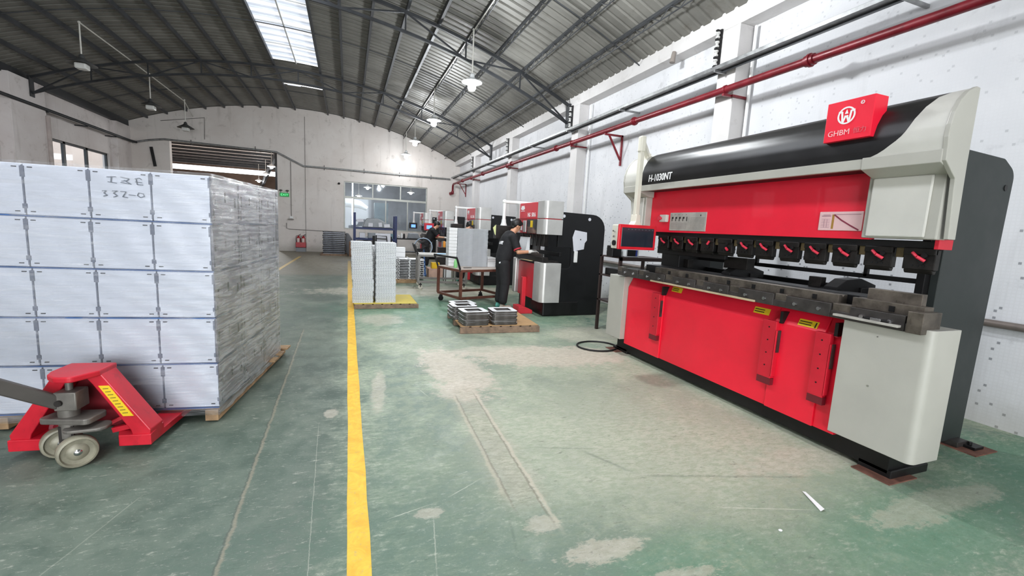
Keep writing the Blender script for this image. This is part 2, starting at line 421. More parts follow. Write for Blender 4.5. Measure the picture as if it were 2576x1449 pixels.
def translucent(name, color, k):
    t = NT(name); out = t.t.nodes['Material Output']; t.base(color); t.rough(.6)
    tr = t.n('ShaderNodeBsdfTranslucent', ins={'Color': lin(color)})
    mx = t.n('ShaderNodeMixShader', ins={0: k, 1: t.b.outputs[0], 2: tr.outputs[0]}); t.link(mx.outputs[0], out.inputs['Surface']); return t.m
M_brown_sheet = translucent('brown_translucent_sheet', 'a39489', .5)
M_annex_wall = simple('brown_block_wall', '6b5a50', .85, 0, .15, 1.5)
M_annex_grey = simple('grey_partition', '8d9095', .7, 0, .12, 1.2)
M_lamp_glow = emit('lamp_glow', 'ffffff', 55.0)
M_lamp_shade = simple('lamp_shade_enamel', '5e6060', .35, .3, .1)
M_lamp_shade_lit = simple('lamp_shade_white', 'e0e3e3', .35, .1, .05)
M_rod_white = simple('white_conduit_rod', 'dcdad2', .4, .1, .06)
M_bulb_off = simple('unlit_bulb_plastic', 'dcdcd8', .3, 0, .04)

XC, ZC, RR = -1.84, -9.446, 15.67
def roof_z(x, off=0.0): return ZC + math.sqrt((RR + off) ** 2 - (x - XC) ** 2)
YB, XL, XR = 22.0, -8.2, 5.25          # back wall, left wall, right wall
Y0 = -7.0

# floor
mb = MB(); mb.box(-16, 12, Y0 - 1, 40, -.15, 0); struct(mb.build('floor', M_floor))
def floor_line(poly, label):
    m = MB(); m.prism(poly, 0.0, 0.0025, 'z'); return tag(m.build('floor_line', M_line), label, 'floor marking')
def wavy(x0, x1, ya, yb, n=60):
    a = []; b = []
    for i in range(n + 1):
        y = ya + (yb - ya) * i / n
        a.append((x0 + random.uniform(-.003, .003), y)); b.append((x1 + random.uniform(-.003, .003), y))
    return a + b[::-1]
floor_line(wavy(.0, .1, .3, 17.5), 'long yellow painted floor line running down the hall beside the walkway')
floor_line([(-1.93, 13.0), (-1.83, 13.0), (-1.70, 19.0), (-1.80, 19.0)], 'short faded yellow floor line beyond the wrapped white load')
floor_line([(-2.6, 3.0), (-2.5, 3.0), (-2.06, 5.6), (-2.16, 5.6)], 'yellow floor line disappearing under the red pallet truck')

# walls
def wall_holes(name, mat, y0, y1, xs, top, holes, axis='y', n=1, z0=0.0):
    """wall slab between y0 and y1 with a curved top and rectangular holes (a0,a1,z0,z1)"""
    cuts = sorted(set(list(xs) + [h[0] for h in holes] + [h[1] for h in holes]))
    m = MB()
    for a, b in zip(cuts[:-1], cuts[1:]):
        if b - a < 1e-4: continue
        c = (a + b) / 2; hs = sorted([(h[2], h[3]) for h in holes if h[0] < c < h[1]])
        z = z0; spans = []
        for h0, h1 in hs:
            if h0 > z: spans.append((z, h0, False))
            z = h1
        spans.append((z, None, True))
        for s0, s1, last in spans:
            if last: poly = [(a, s0), (b, s0), (b, top(b)), (a, top(a))]
            else: poly = [(a, s0), (b, s0), (b, s1), (a, s1)]
            m.prism(poly, y0, y1, axis)
    return struct(m.build(name, mat))
WIN_B = (-.17, 3.65, 1.1, 3.28); OPEN_B = (-6.75, -2.89, 0.0, 4.31)
xs = [XL - .2 + (XR + .4 - XL) * i / 40 for i in range(41)]
wall_holes('wall_back', M_wall_b, YB, YB + .24, xs, lambda x: roof_z(x) - .02, [WIN_B, OPEN_B])
wall_holes('wall_right', M_wall_r, XR, XR + .2, [Y0, YB + .2], lambda y: 4.75, [], 'x')
wall_holes('wall_left', M_wall_l, XL - .2, XL, [Y0, YB + .2], lambda y: 4.78, [(16.95, 20.7, 2.35, 3.46), (9.2, 13.2, 2.35, 3.46), (3.0, 7.0, 2.35, 3.46)], 'x')
wall_holes('wall_front', M_wall_l, Y0 - .2, Y0, xs, lambda x: roof_z(x) - .02, [(-5.2, 2.4, 0, 4.1)])
# right side beam and pilasters
mb = MB(); mb.box(5.0, XR, Y0, YB, 4.43, 4.72); struct(mb.build('trim_1', M_beam, bevel=.006))
k = 2
for yc in (.68, 5.1, 9.55, 14.0, 18.45):
    mb = MB(); mb.box(5.0, XR, yc - .16, yc + .16, 0, 4.43); struct(mb.build('trim_%d' % k, M_beam, bevel=.006)); k += 1
for yc in (15.9, 11.2, 6.5):
    mb = MB(); mb.box(XL, XL + .28, yc - .7, yc + .7, 0, 4.75); struct(mb.build('trim_%d' % k, M_wall_l, bevel=.006)); k += 1
mb = MB(); mb.box(XL, XL + .16, Y0, YB, 4.72, 4.95); struct(mb.build('trim_%d' % k, M_steel_dark)); k += 1
mb = MB(); mb.box(XL, XL + .2, 20.9, YB, 0, 4.7); struct(mb.build('trim_%d' % k, M_wall_l)); k += 1
# thin vertical joint lines on the back wall
M_joint = simple('wall_joint_shadow_gap', '807871', .9)

# roof: arched ribbed sheet
def ribbed_roof(x0, x1, y0, y1, pitch=.21, h=.028, nx=40):
    ys = []
    y = y0
    while y < y1:
        for a, b in ((0, 0), (.62, 0), (.72, 1), (.90, 1), (1.0, 0)): ys.append((y + a * pitch, b * h))
        y += pitch
    vs = []; fs = []
    n = nx + 1
    for yy, hh in ys:
        for i in range(n):
            x = x0 + (x1 - x0) * i / nx
            vs.append((x, yy, roof_z(x) + hh))
    for j in range(len(ys) - 1):
        if ys[j + 1][0] - ys[j][0] < 1e-6: continue
        for i in range(nx):
            fs.append((j * n + i, j * n + i + 1, (j + 1) * n + i + 1, (j + 1) * n + i))
    m = MB(); m.add(vs, fs); return m
PX = [-2.15 + .66 * j for j in range(-9, 11)]
SKX0, SKX1 = -2.13, -.85
m = ribbed_roof(XL - .3, SKX0, Y0 - .3, YB + .3, nx=22)
m2 = ribbed_roof(SKX1, XR + .5, Y0 - .3, YB + .3, nx=22); m.add(m2.v, m2.f)
m3 = ribbed_roof(SKX0, SKX1, 15.75, 18.2, nx=4); m.add(m3.v, m3.f)
m3 = ribbed_roof(SKX0, SKX1, 18.36, YB + .3, nx=4); m.add(m3.v, m3.f)
struct(m.build('ceiling', M_roof, recalc=False))
def skylight_material():
    t = NT('daylit_translucent_sheet'); p = t.pos
    n = t.noise(t.map(p, (1, .25, 1)), 3, 4, .6); r = t.n('ShaderNodeTexWave', wave_type='BANDS', bands_direction='Y', ins={'Vector': p, 'Scale': .75, 'Distortion': .3}).outputs['Fac']
    f = t.math('ADD', t.math('MULTIPLY', n, .5), t.math('MULTIPLY', r, .5))
    col = t.mix(t.ramp(f, .35, .75), 'b4bccb', 'ffffff')
    t.base('dfe4ea'); t.link(col, t.b.inputs['Emission Color']); 
    # visible far sheets dimmed; unseen near ones made brighter to light the hall
    t.link(t.ramp(t.xyz(p)[1], 10.6, 8.6, .62, SKY_GLOW), t.b.inputs['Emission Strength'])
    t.b.inputs['Roughness'].default_value = .5
    return t.m
SKY_GLOW = 8.0
M_sky = skylight_material()
m = ribbed_roof(SKX0, SKX1, Y0 - .3, 15.75, nx=4)
struct(tag(m.build('window_1', M_sky, recalc=False)))
m = MB(); m.box(SKX0 + .1, SKX1 - .75, 18.2, 18.36, roof_z(-1.8) - .03, roof_z(-1.8) - .02); struct(m.build('window_2', M_sky))
# skylight glazing bars
M_white_frame = simple('white_skylight_bar', 'd8d8d6', .4, .2, .05)

# purlins
def purlin(x, label, lattice):
    m = MB(); z = roof_z(x) - .005
    a, b = Y0, YB
    if lattice:
        m.box(x - .022, x + .022, a, b, z - .045, z)
        zz = z - .15
        m.tube((x, a, zz), (x, b, zz), .011, n=6)
        y = a; s_ = 1
        while y < b - .2:
            m.tube((x, y, z - .03 if s_ > 0 else zz), (x, y + .22, zz if s_ > 0 else z - .03), .007, n=5, cap=False); y += .22; s_ = -s_
    else:
        m.box(x - .028, x + .028, a, b, z - .10, z)
    o = m.build('roof_purlin', M_purlin); return tag(o, label, 'roof beam', 'purlins under the arched roof')
left = [x for x in PX if x < SKX0 - .1][::-1]; right = [x for x in PX if x > SKX1 + .1]
purlin(-2.15, 'dark steel purlin along the left edge of the roof skylight', False)
purlin(-.83, 'dark steel purlin along the right edge of the roof skylight', False)
m = MB(); zc = roof_z(-1.49)
m.box(-1.505, -1.475, Y0, 15.75, zc - .05, zc - .012); tag(m.build('roof_purlin', M_white_frame), 'white bar along the middle of the glowing roof skylight', 'roof beam', 'purlins under the arched roof')
for i, x in enumerate(left): purlin(x, '%sdark steel purlin to the left of the skylight edge' % (ORD[i] or 'first '), False)
for i, x in enumerate(right): purlin(x, '%sdark steel purlin to the right of the skylight edge' % (ORD[i] or 'first '), x > 2.0)
cross = MB()
for i, y in enumerate([1.5 + 1.42 * j for j in range(10)]):
    m = MB(); pts = [(SKX0 + (SKX1 - SKX0) * q / 6, y, roof_z(SKX0 + (SKX1 - SKX0) * q / 6) - .03) for q in range(7)]
    m.path(pts, .012, 6)
    if y > 10: tag(m.build('skylight_bar', M_white_frame), '%s thin white cross bar of the skylight, counted from the far end' % ('first', 'second', 'third', 'fourth', 'fifth')[9 - i], 'skylight bar', 'cross bars under the skylight')
# sag rods between the trusses
for y, lab in ((12.9, 'thin steel tie rod crossing the roof between the two arched trusses'), (19.0, 'thin steel tie rod crossing the roof beyond the farther arched truss'), (7.2, 'thin steel tie rod crossing the roof nearest to the camera')):
    m = MB(); m.path([(XL + .3 + (XR - XL - .4) * i / 40, y, roof_z(XL + .3 + (XR - XL - .4) * i / 40) - .07) for i in range(41)], .012, 6)
    tag(m.build('tie_rod', M_purlin), lab, 'tie rod')

# arched trusses
def truss(y, label, pale):
    t = thing('arched_roof_truss', label, 'roof truss', (XC, y, roof_z(XC) - .6))
    xa, xb = XL + .28, 4.98
    def arc(off, x0, x1, n=36): return [(x0 + (x1 - x0) * i / n, y, roof_z(x0 + (x1 - x0) * i / n, off)) for i in range(n + 1)]
    def chord(pts, w, h, nm):
        m = MB()
        for p, q in zip(pts[:-1], pts[1:]): m.bar(p, q, w, h)
        return m.build(nm, M_steel_dark, t)
    chord(arc(-.145, xa, xb), .06, .06, 'top_chord')
    chord(arc(-.52, xa, xb), .05, .055, 'bottom_chord')
    n = 10; dx = (xb - xa) / n
    nodes = [xa + dx * i for i in range(n + 1)]
    for i in range(1, n):
        m = MB(); x = nodes[i]; m.bar((x, y, roof_z(x, -.15)), (x, y, roof_z(x, -.52)), .03, .03)
        m.build('post', M_steel_dark, t)
    for i in range(n):
        x0, x1 = nodes[i], nodes[i + 1]
        m = MB()
        if i % 2 == 0: m.bar((x0, y, roof_z(x0, -.52)), (x1, y, roof_z(x1, -.15)), .03, .03)
        else: m.bar((x0, y, roof_z(x0, -.15)), (x1, y, roof_z(x1, -.52)), .03, .03)
        m.build('diagonal', M_steel_dark, t)
    for x, s_ in ((xb, 1), (xa, -1)):
        m = MB(); m.box(x - .03, x + .02, y - .09, y + .09, roof_z(x, -.15) - .5, roof_z(x, -.12)); m.build('end_plate', M_steel_dark, t)
truss(9.9, 'nearer arched steel roof truss above the lit pendant lamps', False)
truss(16.05, 'farther arched steel roof truss spanning the whole roof', True)

# ---------------------------------------------------------------- window and opening in the back wall, annex
def glass_material():
    t = NT('workshop_window_glass')
    t.t.nodes.remove(t.b); out = t.t.nodes['Material Output']
    g = t.n('ShaderNodeBsdfGlossy', ins={'Color': (.9, .93, .95, 1), 'Roughness': .03}); tr = t.n('ShaderNodeBsdfTransparent', ins={'Color': (.8, .84, .87, 1)})
    fr = t.n('ShaderNodeFresnel', ins={'IOR': 1.7}).outputs[0]
    mx = t.n('ShaderNodeMixShader', ins={0: t.math('MULTIPLY', fr, .35), 1: tr.outputs[0], 2: g.outputs[0]})
    t.link(mx.outputs[0], out.inputs['Surface']); return t.m
M_glass = glass_material()
M_alu = simple('window_frame_aluminium', 'a9aaa4', .45, .5, .08)
x0, x1, z0, z1 = WIN_B
f = MB(); T = .05; yb = YB + .06
def fr(a0, a1, b0, b1): f.box(a0, a1, yb - (.002 if a1 - a0 > .2 else 0), yb + .06, b0, b1)
fr(x0, x0 + T, z0, z1); fr(x1 - T, x1, z0, z1); fr(x0, x1, z0, z0 + T); fr(x0, x1, z1 - T, z1); fr(x0, x1, 2.52, 2.62)
for x in (1.1, 2.38): fr(x - T / 2, x + T / 2, 2.62, z1)
for x in (.25, 1.7, 2.72): fr(x - T / 2, x + T / 2, z0, 2.52)
wf = struct(f.build('window_3', M_alu, bevel=.004))
g = MB(); g.box(x0 + .02, x1 - .02, yb + .025, yb + .03, z0 + .02, z1 - .02); g.build('pane', M_glass, wf)
def left_window(ya, yb_, name):
    f = MB(); X_ = XL - .12
    for a, b in ((ya, ya + .06), (yb_ - .06, yb_)): f.box(X_, X_ + .06, a, b, 2.35, 3.46)
    f.box(X_, X_ + .06, ya, yb_, 2.35, 2.41); f.box(X_, X_ + .06, ya, yb_, 3.40, 3.46)
    for q in (.30, .64): f.box(X_, X_ + .06, ya + (yb_ - ya) * q - .06, ya + (yb_ - ya) * q + .06, 2.35, 3.46)
    w_ = struct(f.build(name, M_steel_dark))
    g = MB(); g.box(X_ + .025, X_ + .03, ya + .03, yb_ - .03, 2.38, 3.43); g.build('pane', M_glass, w_)
left_window(16.95, 20.7, 'window_4'); left_window(9.2, 13.2, 'window_5'); left_window(3.0, 7.0, 'window_6')
# pale building wall seen through the left windows
M_outwall = simple('outside_pale_wall', 'e3cfc2', .8, 0, .08, .8)
m = MB(); m.box(-17, XL - .21, YB, YB + .2, 0, 5.2); m.box(-17, -16.8, -4, YB, 0, 3.0); struct(m.build('wall_outside', M_outwall))

# annex beyond the back wall
M_annex_floor = M_floor
m = MB(); m.box(-15.9, -15.7, YB + .24, 34, 0, 5); m.box(8, 8.2, YB + .24, 36, 0, 5)
m.box(-15.8, 8.1, 34, 34.2, 0, 4.18); m.box(-15.8, 8.1, 34, 34.2, 4.5, 4.9); struct(m.build('wall_annex', M_annex_wall))
m = MB(); pitch = .24; x = -15.7
while x < 8.0:
    m.add([(x, YB + .24, 4.80), (x + pitch * .6, YB + .24, 4.80), (x + pitch * .7, YB + .24, 4.84), (x + pitch * .9, YB + .24, 4.84), (x + pitch, YB + .24, 4.80),
           (x, 34.2, 4.66), (x + pitch * .6, 34.2, 4.66), (x + pitch * .7, 34.2, 4.70), (x + pitch * .9, 34.2, 4.70), (x + pitch, 34.2, 4.66)],
          [(i, i + 1, i + 6, i + 5) for i in range(4)]); x += pitch
struct(m.build('ceiling_annex', M_brown_sheet, recalc=False))
for i in range(9):
    y = YB + .8 + i * 1.28; z = 4.80 - (y - YB) * .0117
    m = MB(); m.box(-15.6, 7.9, y - .05, y + .05, z - .14, z - .01)
    tag(m.build('annex_purlin', M_steel_dark), '%sdark purlin of the room behind the back wall opening' % (ORD[i] or 'first '), 'roof beam', 'purlins seen through the back wall opening')
m = MB(); m.bar((-3.3, 25.0, 4.6), (-5.4, 33.5, 3.3), .12, .3); m.bar((-3.3, 25.0, 4.55), (-3.3, 25.0, 0.0), .14, .14)
tag(m.build('sloping_brace', M_steel_dark), 'dark sloping steel brace seen through the back wall opening', 'steel frame')
m = MB(); m.box(-1.2, 7.5, 29, 29.1, 0, 4.6); m.box(-1.2, -1.1, 24.5, 29, 0, 2.3); struct(m.build('wall_partition', M_annex_grey))
def small_lamp(x, y, z, label, grp, power):
    t = thing('annex_lamp', label, 'lamp', (x, y, z), 0, grp)
    m = MB(); m.lathe([(.02, .16), (.05, .12), (.2, .03), (.2, .02), (.04, .1), (.0, .1)], (x, y, z)); m.build('lamp_shade', M_lamp_shade_lit, t, smooth=True)
    m = MB(); m.ball((x, y, z + .0), .085); m.build('bulb', M_lamp_glow, t, smooth=True)
    m = MB(); m.tube((x, y, z + .14), (x, y, 4.7), .012); m.build('rod', M_rod_white, t)
    l = bpy.data.lights.new('annex_light', 'POINT'); l.energy = power; l.shadow_soft_size = .12; lo = bpy.data.objects.new('annex_light', l); lo.location = (x, y, z - .12); COL.objects.link(lo)
small_lamp(-3.53, 25, 3.92, 'nearest lit lamp seen through the back wall opening', 'lamps in the room behind', 110)
small_lamp(-4.25, 28, 3.78, 'middle lit lamp seen through the back wall opening', 'lamps in the room behind', 60)
small_lamp(-5.08, 31, 3.6, 'farthest lit lamp seen through the back wall opening', 'lamps in the room behind', 60)
small_lamp(1.0, 25.5, 3.3, 'lit lamp behind the left part of the back wall window', 'lamps in the room behind', 60)
small_lamp(3.4, 26.2, 3.25, 'lit lamp behind the right part of the back wall window', 'lamps in the room behind', 40)
small_lamp(.6, 27.8, 2.95, 'small lit lamp low behind the back wall window', 'lamps in the room behind', 30)
M_tube = emit('fluorescent_tube', 'f4fbff', 14)
def tube_light(p0, p1, label):
    m = MB(); m.tube(p0, p1, .03); return tag(m.build('fluorescent_tube', M_tube), label, 'lamp', 'tube lights behind the back wall window')
tube_light((-.2, 24.6, 3.72), (3.0, 24.8, 3.62), 'long horizontal tube light high behind the back wall window')
tube_light((.22, 23.6, 1.3), (.22, 23.6, 3.4), 'upright tube light behind the left edge of the back wall window')
# white duct and cabinets behind the window
M_white_sheet = simple('white_sheet_metal', 'e3e6e8', .35, .1, .04, 3)
M_pale_door = simple('pale_cabinet', 'b9c4c9', .4, .1, .08, 2)
m = MB(); m.path([(-1.0, 26, 2.45), (-.2, 26, 2.5), (.6, 26, 2.4), (1.0, 26, 2.2)], [.3, .28, .22, .12], 12)
tag(m.build('air_duct', M_white_sheet, smooth=True), 'fat white air duct seen through the window above the blue rack', 'duct')
m = MB(); m.box(1.3, 2.0, 24.2, 24.8, 0, 2.5); tag(m.build('tall_cabinet', M_pale_door, bevel=.02), 'tall pale cabinet behind the middle of the back wall window', 'cabinet')

# ---------------------------------------------------------------- pipes and fixtures on the walls
def bracket_parts(parent, x, y, z, kind='arm'):
    m = MB()
    m.bar((x, y, z), (5.0 if kind == 'pil' else XR, y, z - .0), .03, .03)
    return m.build('bracket', M_redpipe, parent)
def place(fn): return fn
# red fire pipe
t = thing('fire_pipe', 'long dark red pipe running along the right wall below the cable tray', 'pipe', (4.86, 10, 3.55))
m = MB(); zp = 3.54; xp = 4.86
m.path([(xp, Y0, zp), (xp, 21.6, zp), (xp, 21.72, zp - .04), (xp, 21.78, zp - .12), (xp, 21.8, 3.12)], .047, 14); m.build('pipe', M_redpipe, t, smooth=True)
for y in (1.0, 3.75, 7.0, 10.2, 13.4, 16.6, 19.8):
    m = MB(); m.tube((xp, y - .05, zp), (xp, y + .05, zp), .062, n=14); m.tube((xp, y - .012, zp), (xp, y + .012, zp), .075, n=14); m.build('coupling', M_redpipe, t, smooth=True)
m = MB(); m.tube((xp, 21.8, 3.2), (xp, 21.8, 3.08), .07, n=14); m.tube((xp + .02, 21.8, 3.1), (xp - .14, 21.74, 3.06), .06, .075, n=14); m.build('end_elbow', M_redpipe, t, smooth=True)
for y in (5.1, 9.55, 14.0, 18.45):
    m = MB(); m.bar((xp - .04, y - .16, zp - .07), (5.0, y - .16, zp - .07), .035, .03); m.bar((xp + .1, y - .18, zp - .07), (XR - .012, y - .18, zp - .07), .035, .03); m.tube((xp, y - .18, zp), (xp, y - .15, zp), .058, n=14); m.build('bracket', M_redpipe, t)
for y in (7.9, 20.6):
    m = MB(); m.bar((xp - .05, y, zp - .07), (XR - .012, y, zp - .07), .035, .035); m.bar((XR - .03, y, zp - .05), (XR - .03, y, zp - .65), .035, .035); m.bar((xp + .05, y, zp - .07), (XR - .03, y, zp - .55), .03, .03)
    m.build('triangle_bracket', M_redpipe, t)
# galvanised cable tray
t = thing('cable_tray', 'grey galvanised cable tray along the right wall above the red pipe', 'cable tray', (4.9, 10, 3.9))
m = MB(); zt = 3.84; m.box(4.80, 4.90, Y0, YB - .02, zt, zt + .05); m.build('tray', M_galv, t, bevel=.003)
m = MB(); m.box(4.90, 4.905, Y0, YB - .02, zt - .035, zt + .06); m.build('tray_side', M_steel_dark, t)
for y in (1.0, 2.9, 5.1, 7.4, 9.55, 11.8, 14.0, 16.2, 18.45, 20.5):
    m = MB(); m.bar((4.78, y, zt - .02), (4.985 if min(abs(y - q_) for q_ in (.68, 5.1, 9.55, 14.0, 18.45)) < .35 else XR - .012, y, zt - .02), .03, .03); m.build('support_arm', M_galv, t)
# insulator racks on the pilasters
M_rack_black = M_black_iron
for i, (yc, lab) in enumerate(((5.26, 'black insulator rack on the pillar nearest the camera'), (9.71, 'black insulator rack on the second pillar of the right wall'), (14.16, 'black insulator rack on the third pillar of the right wall'), (18.6, 'black insulator rack on the fourth pillar, near the back wall'))):
    t = thing('insulator_rack', lab, 'electrical rack', (4.98, yc, 3.95), 0, 'insulator racks on the right wall pillars')
    m = MB(); m.box(4.972, 5.0, yc - .02, yc + .02, 3.93, 4.46)
    for q in range(5): m.box(4.90, 4.98, yc - .018, yc + .018, 3.935 + q * .122, 3.955 + q * .122)
    m.build('bar', M_rack_black, t)
    for q in range(4):
        m = MB(); m.lathe([(.0, 0), (.028, 0), (.03, .02), (.018, .03), (.018, .05), (.03, .06), (.028, .08), (0, .08)], (4.93, yc, 3.965 + q * .122), n=12); m.build('insulator', M_ceramic, t, smooth=True)
# small fixtures
m = MB(); m.tube((5.2, 4.86, 0), (5.2, 4.86, 4.4), .022, n=8); tag(m.build('wall_conduit', M_white_pvc, smooth=True), 'white vertical conduit beside the pillar behind the big press brake', 'conduit')
m = MB(); m.tube((5.2, 9.2, 0), (5.2, 9.2, 4.4), .02, n=8); tag(m.build('wall_conduit', M_white_pvc, smooth=True), 'white vertical conduit beside the second pillar of the right wall', 'conduit')
M_dull_pipe = simple('dull_brown_pipe', '7d736d', .5, .3, .12)
t = thing('low_wall_pipe', 'dull grey brown pipe running low along the right wall', 'pipe', (5.19, 5, .9))
m = MB(); m.tube((5.19, Y0, .9), (5.19, 21.5, .9), .032, n=10); m.build('pipe', M_dull_pipe, t, smooth=True)
for y in (6.75, 12):
    m = MB(); m.tube((5.19, y - .04, .9), (5.19, y + .04, .9), .042, n=10); m.build('joint', M_galv, t, smooth=True)
m = MB(); y = 21.98
m.path([(XL + .25, YB - .05, 4.1), (-7.4, YB - .05, 4.25), (-6.9, YB - .05, 4.34), (-2.9, YB - .05, 4.27), (-1.85, YB - .05, 3.78), (4.75, YB - .05, 3.78)], .04, 10)
t = thing('back_wall_pipe', 'grey pipe crossing the back wall over the opening and the window', 'pipe', (0, YB - .1, 3.8))
m.build('pipe', M_galv, t, smooth=True)
for x in (-1.0, .7, 2.3, 3.8, -3.7, -6.0):
    z = 3.78 if x > -1.8 else 4.3
    m = MB(); m.bar((x, YB - .05, z + .12), (x, YB - .05, z - .1), .02, .02); m.bar((x, YB - .05, z - .08), (x, YB, z - .08), .02, .02); m.build('clip', M_black_iron, t)
t = thing('left_wall_pipe', 'dark pipe running along the left wall above the windows', 'pipe', (-7.9, 15, 4.13))
m = MB(); m.path([(-7.9, Y0, 4.13), (-7.9, YB - .3, 4.13), (XL + .4, YB - .07, 4.12)], .045, 10); m.build('pipe', M_steel_dark, t, smooth=True)
for y in (14.2, 16.6, 18.6, 20.5, 10, 6):
    m = MB(); m.bar((-7.86, y, 4.07), (XL, y, 4.07), .035, .035); m.build('bracket', M_steel_dark, t)
m = MB(); m.tube((-7.9, 16.6, 0), (-7.9, 16.6, 3.95), .06, n=12); m.tube((-7.9, 16.6, 3.9), (-8.15, 16.6, 4.0), .06, n=12)
tag(m.build('rain_pipe', simple('dusty_pipe', 'b3a7a2', .6), smooth=True), 'dusty vertical pipe on the left wall in front of the window', 'pipe')
# thin electrical lines on the back wall
M_wire = simple('thin_grey_wire', '6f6a66', .6)
m = MB(); m.path([(-5.53, YB - .015, 4.5), (-5.5, YB - .015, 5.36), (-7.0, YB - .015, 5.05)], .012, 6); tag(m.build('wall_wire', M_wire), 'thin wire running up the back wall left of the ceiling lamp', 'wire')
m = MB(); m.path([(-1.78, YB - .012, 5.9), (-1.78, YB - .012, .15)], .008, 5); tag(m.build('wall_wire', M_wire), 'thin vertical line down the back wall above the fire extinguishers', 'wire')
m = MB(); m.path([(-2.36, YB - .012, 3.95), (-2.36, YB - .012, 1.55)], .012, 5); tag(m.build('wall_wire', M_wire), 'short vertical conduit above the switch box by the exit sign', 'wire')
m = MB(); m.path([(-2.56, YB - .015, 1.25), (-2.56, YB - .015, 1.02), (-2.45, YB - .015, .98), (-1.05, YB - .015, .96)], .014, 5); tag(m.build('wall_wire', M_wire), 'grey conduit running low on the back wall to the wrapped black stack', 'wire')
m = MB(); m.path([(-.92, YB - .012, .95), (-.92, YB - .012, .05)], .01, 5); tag(m.build('wall_wire', M_wire), 'thin vertical wire beside the wrapped black stack', 'wire')
t = thing('switch_box', 'small white switch box on the back wall below the exit sign', 'switch', (-2.52, YB - .06, 1.45)); m = MB(); m.box(-2.43, -2.29, YB - .06, YB, 1.46, 1.56); m.build('housing', M_white_pvc, t, bevel=.005)
m = MB(); m.box(-2.50, -2.26, YB - .1, YB, 1.41, 1.43); m.build('shelf', M_wire, t)
m = MB(); m.ball((-.38, YB - .04, 3.15), .05, 10, 6); tag(m.build('wall_socket', M_black_iron, smooth=True), 'small round black fitting on the back wall beside the window corner', 'wall fitting')
m = MB(); m.bar((-7.35, YB - .03, 4.0), (-7.25, YB - .03, 3.25), .1, .04); tag(m.build('wall_bar', M_black_iron), 'upright black bar on the back wall between left window and opening', 'wall fitting')
# exit sign
t = thing('exit_sign', 'small green lit exit sign with two little lamps on the back wall', 'sign', (-2.72, YB - .1, 2.5))
M_exit = emit('exit_green', '0b7a36', .5); M_exit_t = emit('exit_letters', '6fe09a', .8)
m = MB(); m.box(-2.80, -2.44, YB - .07, YB, 2.4, 2.56); m.build('housing', M_exit, t, bevel=.01)
lettering('EXIT', (-2.77, YB - .074, 2.43), (1, 0, 0), (0, 0, 1), .13, M_exit_t, t, name='letters', squeeze=1.15)
for x in (-2.76, -2.5):
    m = MB(); m.ball((x, YB - .05, 2.66), (.07, .06, .04), 10, 6); m.build('lamp_head', M_wire, t, smooth=True)
    m = MB(); m.tube((x, YB - .04, 2.56), (x, YB - .04, 2.63), .012, n=6); m.build('stem', M_wire, t)
# fire extinguishers in a red holder
M_ext = simple('extinguisher_red', 'a01522', .3, .1, .08); M_lab = simple('paper_label', 'd9c9c2', .6)
for i, (x, lab) in enumerate(((-2.07, 'left red fire extinguisher in the holder at the back wall'), (-1.87, 'right red fire extinguisher in the holder at the back wall'))):
    t = thing('fire_extinguisher', lab, 'fire extinguisher', (x, YB - .18, .22), 0, 'fire extinguishers')
    m = MB(); m.lathe([(0, .02), (.075, .02), (.08, .05), (.08, .38), (.06, .44), (.025, .47), (.025, .5), (0, .5)], (x, YB - .18, .22), n=18); m.build('cylinder', M_ext, t, smooth=True)
    m = MB(); m.box(x - .05, x + .05, YB - .262, YB - .255, .42, .6); m.build('label_plate', M_lab, t)
    m = MB(); m.bar((x, YB - .18, .73), (x + .1, YB - .2, .78), .02, .02); m.bar((x, YB - .18, .71), (x + .1, YB - .2, .71), .02, .02); m.build('valve', M_black_iron, t)
    m = MB(); m.path([(x - .02, YB - .18, .72), (x - .09, YB - .2, .7), (x - .11, YB - .2, .55), (x - .09, YB - .2, .42)], .01, 6); m.build('hose', M_black_iron, t)
m = MB(); m.box(-2.18, -1.76, YB - .28, YB - .27, .18, .42); m.box(-2.18, -1.76, YB - .28, YB - .05, .18, .2); m.box(-2.18, -2.17, YB - .28, YB - .05, .18, .42); m.box(-1.77, -1.76, YB - .28, YB - .05, .18, .42)
tag(m.build('extinguisher_box', M_ext), 'open red box holding the two fire extinguishers', 'holder')
t = thing('extinguisher_stand', 'low grey block under the red extinguisher box', 'stand', (-1.97, YB - .17, 0)); m = MB(); m.box(-2.17, -1.77, YB - .28, YB - .05, .0, .18); m.build('block', M_annex_grey, t, bevel=.01)

